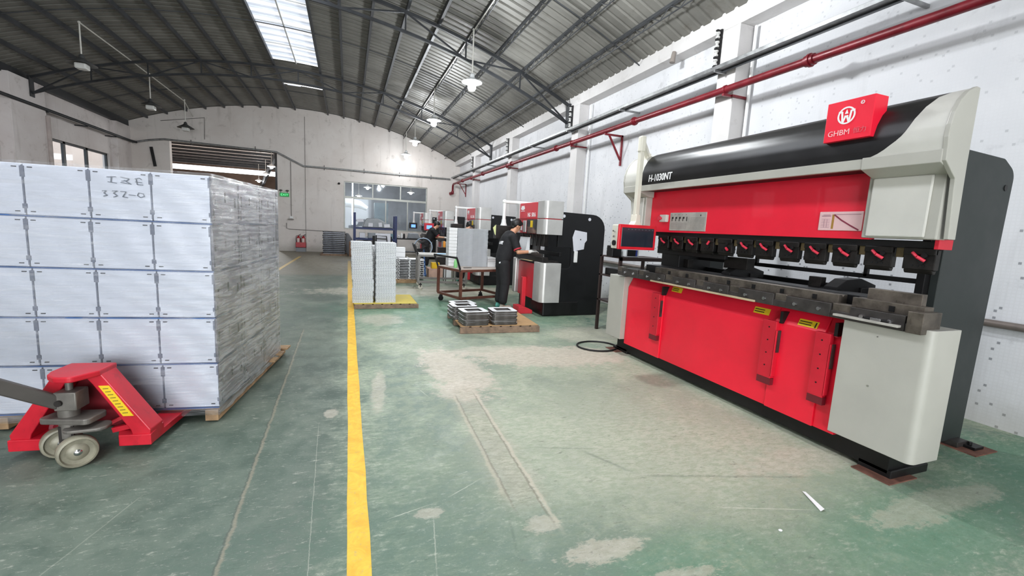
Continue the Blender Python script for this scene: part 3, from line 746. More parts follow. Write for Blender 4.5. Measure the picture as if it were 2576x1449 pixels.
# ---------------------------------------------------------------- pendant lamps
def pendant(x, y, zl, lit, label, grp, power=75):
    zt_ = roof_z(x) - .07
    t = thing('pendant_lamp', label, 'lamp', (x, y, zl), 0, grp)
    m = MB(); m.tube((x, y, zt_), (x, y, zl + .24), .016, n=8); m.ball((x, y, zt_), .03, 8, 6); m.build('rod', M_rod_white, t, smooth=True)
    m = MB()
    if lit: m.lathe([(.016, .25), (.05, .22), (.055, .16), (.10, .125), (.21, .075), (.215, .06), (.10, .105), (.05, .12)], (x, y, zl), n=28)
    else: m.lathe([(.016, .25), (.05, .22), (.06, .16), (.12, .12), (.27, .03), (.275, .02), (.11, .10), (.05, .13)], (x, y, zl), n=28)
    m.build('lamp_shade', M_lamp_shade_lit if lit else M_lamp_shade, t, smooth=True)
    if lit:
        m = MB(); m.lathe([(.0, .10), (.07, .1), (.085, .06), (.085, -.06), (.06, -.1), (0, -.115)], (x, y, zl), n=20); m.build('bulb', M_lamp_glow, t, smooth=True)
        l = bpy.data.lights.new('lamp_light', 'POINT'); l.energy = power; l.shadow_soft_size = .1; l.color = (.93, .97, 1)
        lo = bpy.data.objects.new('lamp_light', l); lo.location = (x, y, zl - .23); COL.objects.link(lo)
    else:
        m = MB(); m.box(x - .11, x + .11, y - .11, y + .11, zl - .09, zl + .04); m.build('bulb', M_bulb_off, t, bevel=.03)
for y, z, lab in ((9.47, 4.45, 'nearest lit pendant lamp in the row over the machines'), (13.9, 4.58, 'second lit pendant lamp in the row over the machines'), (17.95, 4.62, 'third lit pendant lamp in the row over the machines'), (20.75, 4.5, 'farthest lit pendant lamp, close to the back wall'), (5.1, 4.45, 'lit pendant lamp above the big press brake')):
    pendant(2.45, y, z, True, lab, 'lit pendant lamps over the machines', 18 if y > 20 else 190 if y < 6 else 120)
for y, z, lab in ((13.55, 4.72, 'nearest unlit pendant lamp with white base, upper left'), (17.35, 4.68, 'second unlit pendant lamp in the left row'), (20.5, 4.62, 'farthest unlit pendant lamp, dark shade by the back wall')):
    pendant(-5.75, y, z, False, lab, 'unlit pendant lamps on the left')
m = MB(); m.path([(2.45, y, roof_z(2.45) - .09) for y in (Y0 + 1, 21.6)], .014, 6); tag(m.build('wiring_conduit', M_rod_white), 'white wiring conduit under the roof above the lit lamps', 'conduit')
m = MB(); m.path([(-5.72, y, roof_z(-5.72) - .10) for y in (13.5, 15.9)] + [(-5.74, 17.35, roof_z(-5.74) - .10), (-5.75, 20.5, roof_z(-5.75) - .12), (-5.9, 21.95, 5.35)], .016, 6); tag(m.build('wiring_conduit', M_rod_white), 'white wiring conduit under the roof above the unlit lamps', 'conduit')
m = MB(); m.tube((4.95, 6.2, 4.47), (4.93, 6.2, 4.3), .03, .045, n=10); tag(m.build('wall_spout', simple('rusty_spout', '8e857e', .6), smooth=True), 'small grey pipe stub sticking out of the beam under the roof edge', 'pipe stub')

# ---------------------------------------------------------------- big press brake (right foreground)
M_red = simple('press_brake_red', 'ee1a36', .42, 0, .03, 3, coat=.1)
M_red2 = simple('red_guard_paint', 'c9182e', .45, 0, .06, 5)
M_cream = simple('cream_grey_cover', 'aeaca3', .42, 0, .03, 3)
M_cream_l = simple('light_cover_panel', 'c8c6be', .4, 0, .03, 3)
M_cowl = simple('black_glossy_cowl', '1a191a', .36, .1, .08, 3, grime=('2e2a27', .25))
M_frame_grey = simple('dark_green_grey_frame', '2e3332', .5, .1, .08, 3)
M_blk = simple('black_machine_steel', '161516', .45, .3, .2, 7)
M_tool = simple('oiled_tool_steel', '2b2826', .42, .6, .25, 12)
M_die = simple('worn_die_steel', '6a6259', .42, .6, .25, 10, grime=('3a332c', .6))
M_die_d = simple('dark_die_plate', '474341', .45, .5, .2, 10)
M_lever = simple('lever_red', 'd33247', .35, 0, .04)
M_white = simple('white_print', 'f0efee', .5, 0, .02)
M_plate = simple('printed_metal_plate', 'b4b0a8', .4, .2, .1, 12)
M_sticker = simple('yellow_sticker', 'e0bd20', .5, 0, .04)
M_ink = simple('black_ink', '1a1a1a', .6, 0, .02)
M_post = simple('cream_post', 'dbd7c8', .4, 0, .03)
M_screen = simple('dark_screen', '262b35', .12, 0, .05)
M_rust = simple('rusted_foot_plate', '7b5345', .75, .2, .2, 14)
M_chrome = simple('chrome', 'c8c8c8', .2, 1, .05)
M_bronze = simple('bronze_spacer', '6b5c3f', .45, .5, .15, 9)

PB = thing('press_brake', 'large red, cream and black press brake standing in the right foreground', 'press brake', (3.9, 3.0, 0))
def cb(name, x0, x1, y0, y1, z0, z1, mat, bevel=.006, parent=PB, label=None):
    m = MB(); m.box(x0, x1, y0, y1, z0, z1); return m.build(name, mat, parent, bevel=bevel, label=label)
def rounded(pts, r, seg=6, which=None):
    """round selected corners of a 2-D polygon"""
    out = []; n = len(pts)
    for i, p in enumerate(pts):
        ri = (which or {}).get(i, 0) if which is not None else r
        if not ri: out.append(p); continue
        a = Vector(pts[i - 1]) - Vector(p); b = Vector(pts[(i + 1) % n]) - Vector(p); a.normalize(); b.normalize()
        ang = a.angle(b); d = ri / math.tan(ang / 2)
        p0 = Vector(p) + a * d; p1 = Vector(p) + b * d
        c = Vector(p) + (a + b).normalized() * (ri / math.sin(ang / 2))
        a0 = math.atan2((p0 - c).y, (p0 - c).x); a1 = math.atan2((p1 - c).y, (p1 - c).x); dd = (a1 - a0 + PI) % (2 * PI) - PI
        for k_ in range(seg + 1):
            t_ = a0 + dd * k_ / seg; out.append((c.x + ri * math.cos(t_), c.y + ri * math.sin(t_)))
    return out
# side frames with a throat
def side_frame(y0, y1, name='side_frame'):
    poly = [(3.42, .04), (4.53, .04), (4.56, 2.09), (4.40, 2.17), (3.42, 2.2), (3.42, 1.62), (3.86, 1.60), (3.86, .98), (3.42, .98)]
    poly = rounded(poly, 0, which={2: .1, 3: .08, 6: .05, 7: .05})
    m = MB(); m.prism(poly, y0, y1, 'y'); return m.build(name, M_frame_grey, PB, bevel=.004)
side_frame(1.80, 1.85); side_frame(4.33, 4.38)
m = MB(); m.lathe([(0, 0), (.022, 0), (.022, .004), (0, .004)], (4.47, 1.7995, 1.97), (0, -1, 0), 16); m.build('lifting_hole', M_blk, PB)
# base plinth and lower beam
cb('plinth', 3.30, 3.5, 1.62, 4.72, .03, .2, M_blk, .004)
cb('lower_beam', 3.33, 3.42, 1.86, 4.32, .15, 1.0, M_blk)
cb('base_foot', 3.3, 3.7, 1.60, 1.80, .0, .06, M_blk); cb('base_foot', 3.3, 3.7, 4.5, 4.75, .0, .06, M_blk)
# red front guard: folded sheet, three sections
def guard(y0, y1, top_cut, name='front_guard'):
    prof = [(3.235, .15), (3.235, .86), (3.30, .985), (3.32, .985), (3.32, .15)] if not top_cut else [(3.250, .15), (3.250, .84), (3.305, .985), (3.32, .985), (3.32, .15)]
    m = MB(); m.prism(prof, y0, y1, 'y'); return m.build(name, M_red, PB, bevel=.004)
guard(3.84, 4.49, False); guard(2.50, 3.84, True); guard(2.10, 2.50, False); guard(1.95, 2.10, True)
# slotted guide channels
for i, (ya, yb_) in enumerate(((3.86, 3.98), (2.45, 2.57), (2.03, 2.14))):
    m = MB(); m.box(3.195, 3.236, ya, yb_, .40, .87); m.box(3.19, 3.236, ya - .012, ya - .004, .42, .80)
    c = m.build('guide_channel', M_red2, PB, bevel=.004)
    m = MB(); m.box(3.215, 3.30, ya - .03, ya - .006, .86, .955); m.build('channel_notch', M_blk, c)
    m = MB(); m.box(3.198, 3.236, ya - .005, yb_, .345, .40); m.build('channel_foot', simple('dark_red_foot', '6c1420', .5), c)
    m = MB(); m.box(3.205, 3.237, ya - .018, ya - .012, .62, .80); m.build('channel_rod', M_die_d, c)
    m = MB()
    for q in range(4): m.tube((3.1955, (ya + yb_) / 2 + .0, .50 + q * .105), (3.193, (ya + yb_) / 2, .50 + q * .105), .006, n=8)
    m.build('screw_holes', M_blk, c)
# stickers
for (y, z, one) in ((3.70, .925, 0), (2.66, .90, 0), (2.24, .885, 1)):
    tilt = Vector((.065, 0, .125)).normalized() if one else Vector((.055, 0, .145)).normalized()
    x = (3.235 + .065 * (z - .01 - .86) / .125 if one else 3.25 + .055 * (z - .01 - .84) / .145) - .001
    m = MB(); flat_patch(m, (x - .001, y + .075, z - .01), (0, -1, 0), tilt, [(0, .15, 0, .055)]); s_ = m.build('sticker', M_sticker, PB)
    m = MB(); flat_patch(m, (x - .0025, y + .07, z - .01), (0, -1, 0), tilt, [(.004 + q * .0085, .0105 + q * .0085, .034, .042) for q in range(11)] + [(.004 + q * .0085, .0105 + q * .0085, .014, .022) for q in range(11)] + [(.0, .105, .028, .0285)]); m.build('print', M_ink, s_)
    if one:
        lettering('1', (x - .0025, y - .045, z - .005), (0, -1, 0), tilt, .06, M_ink, s_, .0005, 'number', bold=.001)
# cream corner covers, lower
def corner_cover(y0, y1, near):
    pl = [(3.17, y0), (3.44, y0), (3.44, y1), (3.17, y1)]
    pl = rounded(pl, 0, which={0: .045} if near else {3: .03})
    m = MB(); m.prism(pl, .20, 1.03 if near else .985, 'z'); return m.build('corner_cover', M_cream, PB, bevel=.004, smooth=30)
near_c = corner_cover(1.45, 1.945, True); corner_cover(4.495, 4.83, False)
m = MB(); m.lathe([(0, 0), (.006, 0), (.006, .003), (0, .003)], (3.169, 1.74, .60), (-1, 0, 0), 8); m.lathe([(0, 0), (.004, 0), (.004, .003), (0, .003)], (3.169, 1.73, .93), (-1, 0, 0), 8); m.build('cover_screws', M_chrome, near_c)
# work table shelf under the die rail with a spirit level on it
cb('frame_inner_edge', 3.80, 3.90, 1.85, 1.90, .98, 1.58, M_blk, .003)
cb('ledge', 3.10, 3.20, 1.60, 1.98, 1.02, 1.035, M_plate, .002)
cb('wood_strip', 3.12, 3.2, 2.62, 3.95, 1.0, 1.016, simple('pale_wood_strip', 'b8a888', .7), .002)
# die rail: long bed, spacers and clamping plates
cb('die_bed', 3.14, 3.40, 1.55, 4.60, 1.00, 1.05, M_die_d, .003)
yb_ = 1.50
spans = [(1.58, 1.90, 0), (1.90, 2.02, 1), (2.02, 2.36, 0), (2.36, 2.46, 1), (2.46, 2.80, 0), (2.80, 2.90, 1), (2.90, 3.20, 0), (3.20, 3.30, 1), (3.30, 3.62, 0), (3.62, 3.74, 1), (3.74, 4.10, 0), (4.10, 4.2, 1), (4.2, 4.52, 0), (4.52, 4.62, 1)]
for a, b, sp in spans:
    if sp: cb('die_spacer', 3.15, 3.22, a, b, 1.02, 1.10, M_die, .003)
    else:
        o = cb('clamp_plate', 3.135, 3.16, a + .004, b - .004, 1.0, 1.095, M_die_d, .003)
        for yy in (a + .08, b - .08):
            m = MB(); m.lathe([(.0, .012), (.013, .012), (.015, 0)], (3.135, yy, 1.045), (-1, 0, 0), 12); m.build('bolt', M_chrome, o)
cb('near_end_block', 3.12, 3.3, 1.49, 1.57, 1.0, 1.13, M_die, .004)
for i, (a, b) in enumerate(((1.53, 1.93), (2.02, 3.98))):
    m = MB(); m.prism([(3.20, 1.09), (3.29, 1.09), (3.29, 1.155), (3.262, 1.155), (3.246, 1.14), (3.23, 1.155), (3.20, 1.155)], a, b, 'y'); dd_ = m.build('lower_die', M_die, PB, bevel=.002)
    y = a + .15
    while y < b - .05: m = MB(); m.box(3.193, 3.203, y, y + .03, 1.10, 1.135); m.build('notch', M_blk, dd_); y += .26
cb('tall_die', 3.26, 3.31, 1.58, 1.88, 1.15, 1.225, M_die, .003)
cb('rear_bed', 3.32, 3.52, 1.86, 4.30, 1.0, 1.16, M_blk)
# back gauge: bar, fingers and rails behind the dies
m = MB(); m.box(3.83, 3.87, 1.86, 4.32, 1.25, 1.285); m.build('back_gauge_bar', M_blk, PB)
for y in (2.25, 3.25):
    m = MB(); m.prism(rounded([(3.45, 1.14), (3.9, 1.14), (3.9, 1.20), (3.72, 1.25), (3.56, 1.24), (3.45, 1.18)], 0, which={3: .02, 4: .02}), y - .05, y + .05, 'y'); m.box(3.7, 3.8, y - .07, y + .07, 1.10, 1.18)
    m.box(3.83, 3.86, y - .015, y + .015, 1.26, 1.36); m.build('back_gauge_finger', M_blk, PB, bevel=.004)
cb('gauge_box', 3.52, 3.62, 3.08, 3.35, 1.22, 1.33, M_tool, .004); cb('gauge_box', 3.62, 3.7, 3.95, 4.1, 1.16, 1.25, M_tool, .004)
cb('gauge_box', 3.50, 3.56, 2.36, 2.46, 1.16, 1.24, M_tool, .004)
cb('far_inner_housing', 3.55, 4.02, 4.02, 4.32, .98, 1.6, M_blk)
cb('rear_beam', 3.95, 4.0, 1.86, 4.3, 1.10, 1.165, M_blk)
# upper ram: red sheet
cb('ram', 3.30, 3.36, 1.95, 4.27, 1.545, 2.02, M_red, .003)
cb('ram_back', 3.36, 3.5, 1.60, 4.27, 1.60, 2.1, M_blk, .003)
cb('ram_foot', 3.33, 3.45, 1.57, 4.25, 1.50, 1.548, M_blk, .003)
# upper cream boxes at both ends
cb('upper_cover', 3.215, 3.31, 1.545, 1.95, 1.555, 2.0, M_cream, .008); cb('cover_panel', 3.20, 3.216, 1.60, 1.92, 1.565, 1.935, M_cream_l, .01)
cb('upper_cover', 3.215, 3.46, 4.27, 4.55, 1.50, 2.0, M_cream, .008); cb('cover_panel', 3.20, 3.216, 4.30, 4.53, 1.51, 1.93, M_cream_l, .01)
cb('ram_end_stripe', 3.26, 3.40, 1.548, 1.57, 1.50, 1.56, M_red2, .002)
# curved cowl
prof = [(3.085, 2.05), (3.075, 2.11), (3.08, 2.18), (3.10, 2.25), (3.135, 2.315), (3.19, 2.37), (3.255, 2.40)]
def sweep(ya_f, yb_f, name, mat, off=0.0, label=None, ny=10):
    m = MB(); pr = []
    for i in range(len(prof) - 1):
        for q in range(3): t_ = q / 3; pr.append(((prof[i][0] * (1 - t_) + prof[i + 1][0] * t_) - off, prof[i][1] * (1 - t_) + prof[i + 1][1] * t_ + off * .5))
    pr.append((prof[-1][0] - off, prof[-1][1] + off * .5)); n = len(pr)
    inner = [(x + .03, z - .012) for x, z in pr]
    vs = []; 
    for j, (x, z) in enumerate(pr):
        a, b = ya_f(j / (n - 1)), yb_f(j / (n - 1)); vs += [(x, a, z), (x, b, z)]
    for j, (x, z) in enumerate(inner):
        a, b = ya_f(j / (n - 1)), yb_f(j / (n - 1)); vs += [(x, a, z), (x, b, z)]
    fs = []
    for j in range(n - 1):
        a = 2 * j; o = 2 * n
        fs += [(a, a + 1, a + 3, a + 2), (o + a, o + a + 2, o + a + 3, o + a + 1), (a, a + 2, o + a + 2, o + a), (a + 1, o + a + 1, o + a + 3, a + 3)]
    fs += [(0, 2 * n, 2 * n + 1, 1), (2 * n - 2, 2 * n - 1, 4 * n - 1, 4 * n - 2)]
    m.add(vs, fs); return m.build(name, mat, PB, smooth=35, label=label)
def edge_near(t):      # s-shaped border between the black cowl and the silver end
    u = min(1, max(0, t)); 
    return 1.90 - .06 * math.sqrt(min(1, u / .10)) - .12 * (1 - math.cos(PI * min(1, u / .35))) / 2 - .11 * max(0, (u - .3) / .7)
sweep(edge_near, lambda t: 4.20, 'cowl', M_cowl, label='glossy black curved cowl')
sweep(lambda t: 1.52, edge_near, 'cowl_end', M_cream_l); sweep(lambda t: 4.2, lambda t: 4.52, 'cowl_end', M_cream_l)
cb('cowl_lip', 3.085, 3.12, 1.52, 4.52, 1.985, 2.052, M_cream, .004)
for ya, yc in ((1.52, 1.93), (4.22, 4.52)):
    m = MB(); m.prism([(3.079, 1.981), (3.079, 2.055), (3.28, 2.055), (3.28, 1.93), (3.22, 1.93)], ya, yc, 'y'); m.build('cowl_bracket', M_cream, PB, bevel=.004)
for ya, yc in ((1.50, 1.525), (4.52, 4.545)):
    m = MB(); m.prism([(3.085, 1.99)] + [(x - .004, z + .003) for x, z in prof] + [(3.285, 2.40), (3.29, 2.0), (3.31, 1.56), (3.24, 1.56), (3.2, 1.9)], ya, yc, 'y'); m.build('cowl_cheek', M_cream, PB, bevel=.004)
m = MB(); m.prism([(3.12, 1.99), (3.5, 1.99), (3.5, 2.15), (3.28, 2.2), (3.25, 2.36), (3.14, 2.25)], 1.95, 4.2, 'y'); m.build('cowl_core', M_blk, PB)
# sign box
s_ = cb('sign_box', 3.045, 3.17, 1.885, 2.175, 2.18, 2.435, M_red, .003, label='red maker sign with white round emblem')
def ring(mb, cy, cz, r0, r1, x, n=40, a0=0, a1=2 * PI):
    vs = []; 
    for i in range(n + 1):
        t_ = a0 + (a1 - a0) * i / n
        for rr in (r0, r1):
            for dx in (0, -.002): vs.append((x + dx, cy - math.cos(t_) * rr, cz + math.sin(t_) * rr))
    fs = []
    for i in range(n):
        a = 4 * i; b = a + 4; fs += [(a + 1, b + 1, b + 3, a + 3), (a, a + 2, b + 2, b), (a, b, b + 1, a + 1), (a + 2, a + 3, b + 3, b + 2)]
    mb.add(vs, fs)
cy, cz, R_ = 2.045, 2.337, .055; xs_ = 3.0445
m = MB(); ring(m, cy, cz, R_ * .82, R_, xs_)
for a in ([(-.86, .48), (-.52, .44), (-.36, -.82)], [(-.36, -.82), (-.08, -.08)], [(.08, -.08), (.36, -.82)], [(.36, -.82), (.52, .44), (.86, .48)], [(-.16, -.1), (.16, -.1)]):
    stroke(m, [(xs_, cy - u * R_, cz + v * R_) for u, v in a], R_ * .2)
m.prism([(cy + .2 * R_, cz + .18 * R_), (cy - .2 * R_, cz + .18 * R_), (cy, cz + .68 * R_)], xs_ - .002, xs_, 'x')
m.build('emblem', M_white, s_)
m = MB(); ring(m, 1.955, 2.40, .008, .0115, xs_, 20); m.build('registered_mark', M_white, s_); lettering('R', (xs_ - .001, 1.960, 2.3955), (0, -1, 0), (0, 0, 1), .013, M_white, s_, .0006, 'registered_letter')
lettering('GHBM', (xs_ - .001, 2.15, 2.215), (0, -1, 0), (0, 0, 1), .05, simple('pink_white_print', 'f0b9b9', .5), s_, .001, 'maker_letters', squeeze=1.0)
lettering('\u6052\u529b', (xs_ - .001, 1.99, 2.217), (0, -1, 0), (0, 0, 1), .04, simple('faded_print', 'd8606c', .5), s_, .001, 'worn_letters')
# model lettering on the cowl
lettering('H-1030NT', (3.068, 4.07, 2.078), (0, -1, 0), (-.04, 0, 1), .10, M_white, PB, .0015, 'model_lettering', shear=.15, squeeze=.83, bold=.0015)
# clamps with levers
YC = [4.043, 3.821, 3.611, 3.397, 3.178, 2.957, 2.758, 2.532, 2.321, 2.108, 1.893, 1.666]
for i, y in enumerate(YC):
    m = MB(); w2 = .083; m.box(3.325, 3.375, y - w2, y + w2, 1.37, 1.50); m.box(3.315, 3.345, y - w2, y + w2, 1.462, 1.505); m.prism([(3.325, 1.37), (3.375, 1.37), (3.365, 1.345), (3.34, 1.345)], y - .075, y + .075, 'y')
    h = m.build('punch_holder', M_tool, PB, bevel=.005)
    m = MB(); m.tube((3.31, y - .045 + .075, 1.475), (3.30, y + .0, 1.45), .009, n=8); m.tube((3.30, y, 1.45), (3.318, y - .035, 1.425), .010, n=8)
    if i == 3: m = MB(); m.tube((3.31, y - .04, 1.475), (3.305, y - .02, 1.44), .010, n=8)
    if i == 4: m = MB(); m.tube((3.31, y - .03, 1.42), (3.305, y - .055, 1.40), .011, n=8)
    m.build('lever', M_lever, h, smooth=True)
    m = MB(); m.tube((3.33, y - .03, 1.46), (3.312, y - .03, 1.46), .016, n=12); m.tube((3.33, y - .02, 1.42), (3.316, y - .02, 1.42), .016, n=12)
    for q in (-.03, 0, .03): m.tube((3.33, y + q, 1.395), (3.322, y + q, 1.395), .007, n=8)
    m.build('holder_bolts', M_blk, h, smooth=True)
    if i < 11:
        m = MB(); yn = (y + YC[i + 1]) / 2; m.box(3.34, 3.37, yn - .022, yn + .022, 1.44, 1.51); m.build('gap_block', M_bronze, PB, bevel=.003)
# wider holders around the centre left stay close together: rear tooling bar closes the gaps on the far half
cb('upper_tool_bar', 3.42, 3.46, 3.25, 4.25, 1.30, 1.50, M_blk)
# plates on the ram
p_ = cb('instruction_plate', 3.292, 3.30, 3.41, 3.93, 1.565, 1.755, M_plate, .002)
m = MB(); flat_patch(m, (3.2915, 3.93, 1.565), (0, -1, 0), (0, 0, 1), [(.03 + .055 * q, .04 + .055 * q, .10, .145) for q in range(5)] + [(.04 + .055 * q, .055 + .055 * q, .125, .145) for q in range(4)] + [(.44, .45, .15, .165)] + [(.02 + .055 * q, .028 + .055 * q, .165, .17) for q in range(5)]); m.build('pictograms', M_ink, p_)
m = MB(); flat_patch(m, (3.2915, 3.93, 1.565), (0, -1, 0), (0, 0, 1), [(.02, .26, .02 + .012 * q, .024 + .012 * q) for q in range(6)] + [(.31, .50, .02 + .014 * q, .024 + .014 * q) for q in range(9)]); m.build('text_lines', simple('grey_print', '8f8b84', .5), p_)
p_ = cb('capacity_plate', 3.292, 3.30, 2.0, 2.30, 1.60, 1.735, simple('pink_plate', 'e8c0c0', .45, 0, .03), .008)
m = MB(); m.prism([(2.205, 1.612), (2.19, 1.612), (2.19, 1.715), (2.205, 1.715)], 3.2905, 3.292, 'x'); m.build('yellow_bar', simple('ochre', 'a9803a', .5), p_)
m = MB(); stroke(m, [(3.2915, 2.19, 1.712), (3.2915, 2.14, 1.675), (3.2915, 2.08, 1.64), (3.2915, 2.02, 1.608)], .009); m.build('capacity_curve', simple('maroon_print', '8b3248', .5), p_)
m = MB(); flat_patch(m, (3.2915, 2.3, 1.60), (0, -1, 0), (0, 0, 1), [(.11, .285, .113, .117), (.02, .085, .10, .106), (.03, .08, .11, .114)] + [(.02, .08, .02 + .012 * q, .022 + .012 * q) for q in range(6)] + [(.04, .042, .02, .08), (.06, .062, .02, .08)]); m.build('plate_lines', simple('grey_pink_print', 'b58a96', .5), p_)
b_ = cb('stop_box', 3.262, 3.30, 3.96, 4.07, 1.655, 1.735, M_cream_l, .006)
m = MB(); m.lathe([(0, .035), (.022, .035), (.024, .02), (.016, .012), (.014, 0)], (3.262, 4.04, 1.695), (-1, 0, 0), 16); m.build('stop_button', M_lever, b_, smooth=True)
# feet plates
for x, y, rz in ((3.38, 1.66, .1), (4.50, 1.72, -.2), (3.36, 4.70, .1)):
    m = MB(); m.box(x - .16, x + .13, y - .1, y + .13, .0, .008); tag(m.build('foot_plate', M_rust), 'thin rusty steel plate under the %s' % ('front corner of the big press brake' if y < 2 and x < 4 else 'rear foot of the big press brake' if y < 2 else 'far end of the big press brake'), 'steel plate', 'rusty plates under the press brake')
    m = MB(); m.box(x - .06, x + .06, y - .05, y + .10, .008, .03); m.tube((x - .02, y, .03), (x - .02, y, .055), .014, n=8); m.build('foot', M_blk, PB, bevel=.003)
cb('rear_foot_arm', 4.36, 4.5, 1.74, 1.84, .01, .05, M_die_d, .003)
m = MB(); m.path([(3.1 + .27 * math.cos(a), 4.88 + .24 * math.sin(a), .012) for a in [2 * PI * i / 28 for i in range(28)]], .011, 8, closed=True)
tag(m.build('cable_loop', M_black_iron, smooth=True), 'black cable loop lying on the floor beside the big press brake', 'cable')

# pendant control panel on its arm
PNL = thing('control_pendant', 'red framed control screen hanging on a cream post at the big press brake', 'control panel', (3.03, 4.1, 1.34))
ypn = 4.06
Rr_ = Matrix.Rotation(0, 3, 'Z')
m = MB(); m.box(2.735, 3.21, ypn, ypn + .13, 1.34, 1.60); m.build('housing', M_post, PNL, bevel=.01)
m = MB(); m.box(2.73, 3.215, ypn - .02, ypn + .01, 1.335, 1.605); fr_ = m.build('front_frame', simple('panel_red', 'd9202f', .4), PNL, bevel=.008)
m = MB(); m.box(2.763, 3.182, ypn - .024, ypn - .019, 1.366, 1.572); m.build('screen', M_screen, PNL, bevel=.003)
m = MB(); flat_patch(m, (2.80, ypn - .0245, 1.55), (1, 0, 0), (0, 0, 1), [(.04 + .045 * q, .05 + .045 * q, 0, .008) for q in range(8)] + [(.38, .386, -.168, -.162)]); m.build('screen_marks', simple('screen_icons', '5a606b', .4), PNL)
m = MB(); m.lathe([(0, .02), (.03, .02), (.03, 0)], (2.74, ypn + .06, 1.40), (-1, 0, 0), 14); m.build('side_knob', M_blk, PNL, smooth=True)
m = MB(); m.tube((2.73, ypn + .06, 1.52), (2.70, ypn + .05, 1.53), .008); m.tube((2.73, ypn + .06, 1.47), (2.715, ypn + .06, 1.47), .012); m.build('side_switches', M_chrome, PNL)
xpp = 2.99
m = MB(); m.prism([(xpp - .055, 1.60), (xpp + .055, 1.60), (xpp + .03, 1.645), (xpp + .025, 1.72), (xpp - .025, 1.72), (xpp - .03, 1.645)], ypn + .02, ypn + .12, 'y'); m.build('post_socket', M_post, PNL, bevel=.006)
m = MB(); m.bar((xpp, ypn + .07, 1.70), (xpp, ypn + .07, 2.40), .05, .05, up=(0, 1, 0)); m.build('post', M_post, PNL, bevel=.005)
m = MB(); m.box(xpp - .032, xpp + .032, ypn + .035, ypn + .105, 2.39, 2.56); m.build('elbow', M_post, PNL, bevel=.014)
m = MB(); m.bar((xpp, ypn + .08, 2.525), (3.2, 4.3, 2.40), .05, .055); m.box(3.17, 3.23, 4.27, 4.33, 2.32, 2.42); m.build('arm', M_post, PNL, bevel=.005)
# spirit level lying on the ledge
t = thing('spirit_level', 'small chrome and black tool lying on the ledge of the big press brake', 'tool', (3.13, 1.72, 1.035))
m = MB(); m.box(3.115, 3.14, 1.66, 1.80, 1.035, 1.05); m.build('body', M_blk, t, bevel=.004); m = MB(); m.box(3.112, 3.142, 1.70, 1.76, 1.0352, 1.052); m.build('middle', M_chrome, t, bevel=.003)

# steel rack standing behind the pendant panel
M_rack = simple('dark_brown_angle_steel', '3d2f2d', .55, .3, .15, 8)
RK = thing('steel_shelf', 'dark brown steel shelf rack behind the control screen', 'shelf', (3.9, 5.55, 0))
for x in (3.68, 4.45):
    for y in (5.35, 5.85):
        m = MB(); m.bar((x, y, 0), (x, y, 1.17), .04, .04, up=(0, 1, 0)); m.build('leg', M_rack, RK)
for z in (1.15, .86, .47):
    m = MB(); m.box(3.66, 4.47, 5.33, 5.87, z, z + .02); m.box(3.66, 4.47, 5.33, 5.35, z - .03, z + .0); m.build('shelf_board', M_rack, RK)
m = MB(); m.box(3.68, 4.45, 5.345, 5.36, .14, .165); m.build('rail', M_rack, RK)
m = MB(); m.box(3.75, 4.0, 5.36, 5.6, 1.17, 1.30); t = thing('white_case', 'white case with blue stripe lying on the dark rack under the screen', 'case', (3.9, 5.5, 1.17)); m.build('shell', M_white_sheet, t, bevel=.02)
m = MB(); m.box(3.79, 3.96, 5.352, 5.361, 1.19, 1.28); m.build('dark_slot', M_blk, t); m = MB(); m.box(3.93, 3.955, 5.348, 5.356, 1.19, 1.28); m.build('stripe', simple('blue_stripe', '2b3a8c', .4), t)
m = MB(); m.box(3.56, 3.72, 5.40, 5.55, 1.17, 1.33); tag(m.build('black_box', M_blk, bevel=.01), 'black box at the left end of the dark rack', 'box')
m = MB(); m.box(3.72, 4.3, 5.4, 5.8, .88, .98); tag(m.build('tool_block', M_blk, bevel=.01), 'black tool block on the middle board of the dark rack', 'tool')
m = MB(); m.box(3.66, 3.8, 5.3, 5.5, .49, .56); tag(m.build('rag', simple('red_brown_rag', '8f4b42', .8), bevel=.02), 'crumpled red brown rag on the low board of the dark rack', 'rag')
# paper scrap on the floor
m = MB(); m.add([(2.50, 1.50, .004), (2.53, 1.50, .012), (2.60, 1.66, .006), (2.575, 1.665, .012)], [(0, 1, 2, 3)]); tag(m.build('paper_strip', M_white), 'short white strip of paper on the green floor in front of the press brake', 'paper')
m = MB(); m.ball((2.12, 1.45, .004), (.012, .009, .004), 8, 5); tag(m.build('paper_crumb', M_white), 'tiny white scrap on the floor below the paper strip', 'scrap')

# ---------------------------------------------------------------- load of white boxes on the pallet truck (left)
LR = math.radians(7.6)                       # the load stands turned a little
LO = Vector((-.868, 3.53, 0))                # its near right corner
ex = Vector((math.cos(LR), -math.sin(LR), 0)); ey = Vector((math.sin(LR), math.cos(LR), 0))
def LP(u, v, z): return LO - ex * u + ey * v + Vector((0, 0, z))     # u leftwards, v away
M_box = simple('white_box_steel', 'dfe3ec', .38, .05, .03, 2)
M_seam = simple('dark_seam', '757b8a', .6)
M_slot = simple('dark_slot', '33363d', .6)
M_blue = simple('blue_film_sheet', '3f6296', .5, 0, .08)
M_wood = simple('pallet_wood', 'a98a66', .75, 0, .2, 9, grime=('6d5844', .6))
M_wood_d = simple('old_pallet_wood', '8c7562', .8, 0, .2, 9, grime=('5b4a3d', .6))
BW, BD, BH = .343, .492, .316
zs = [.118 + .3262 * i for i in range(5)]
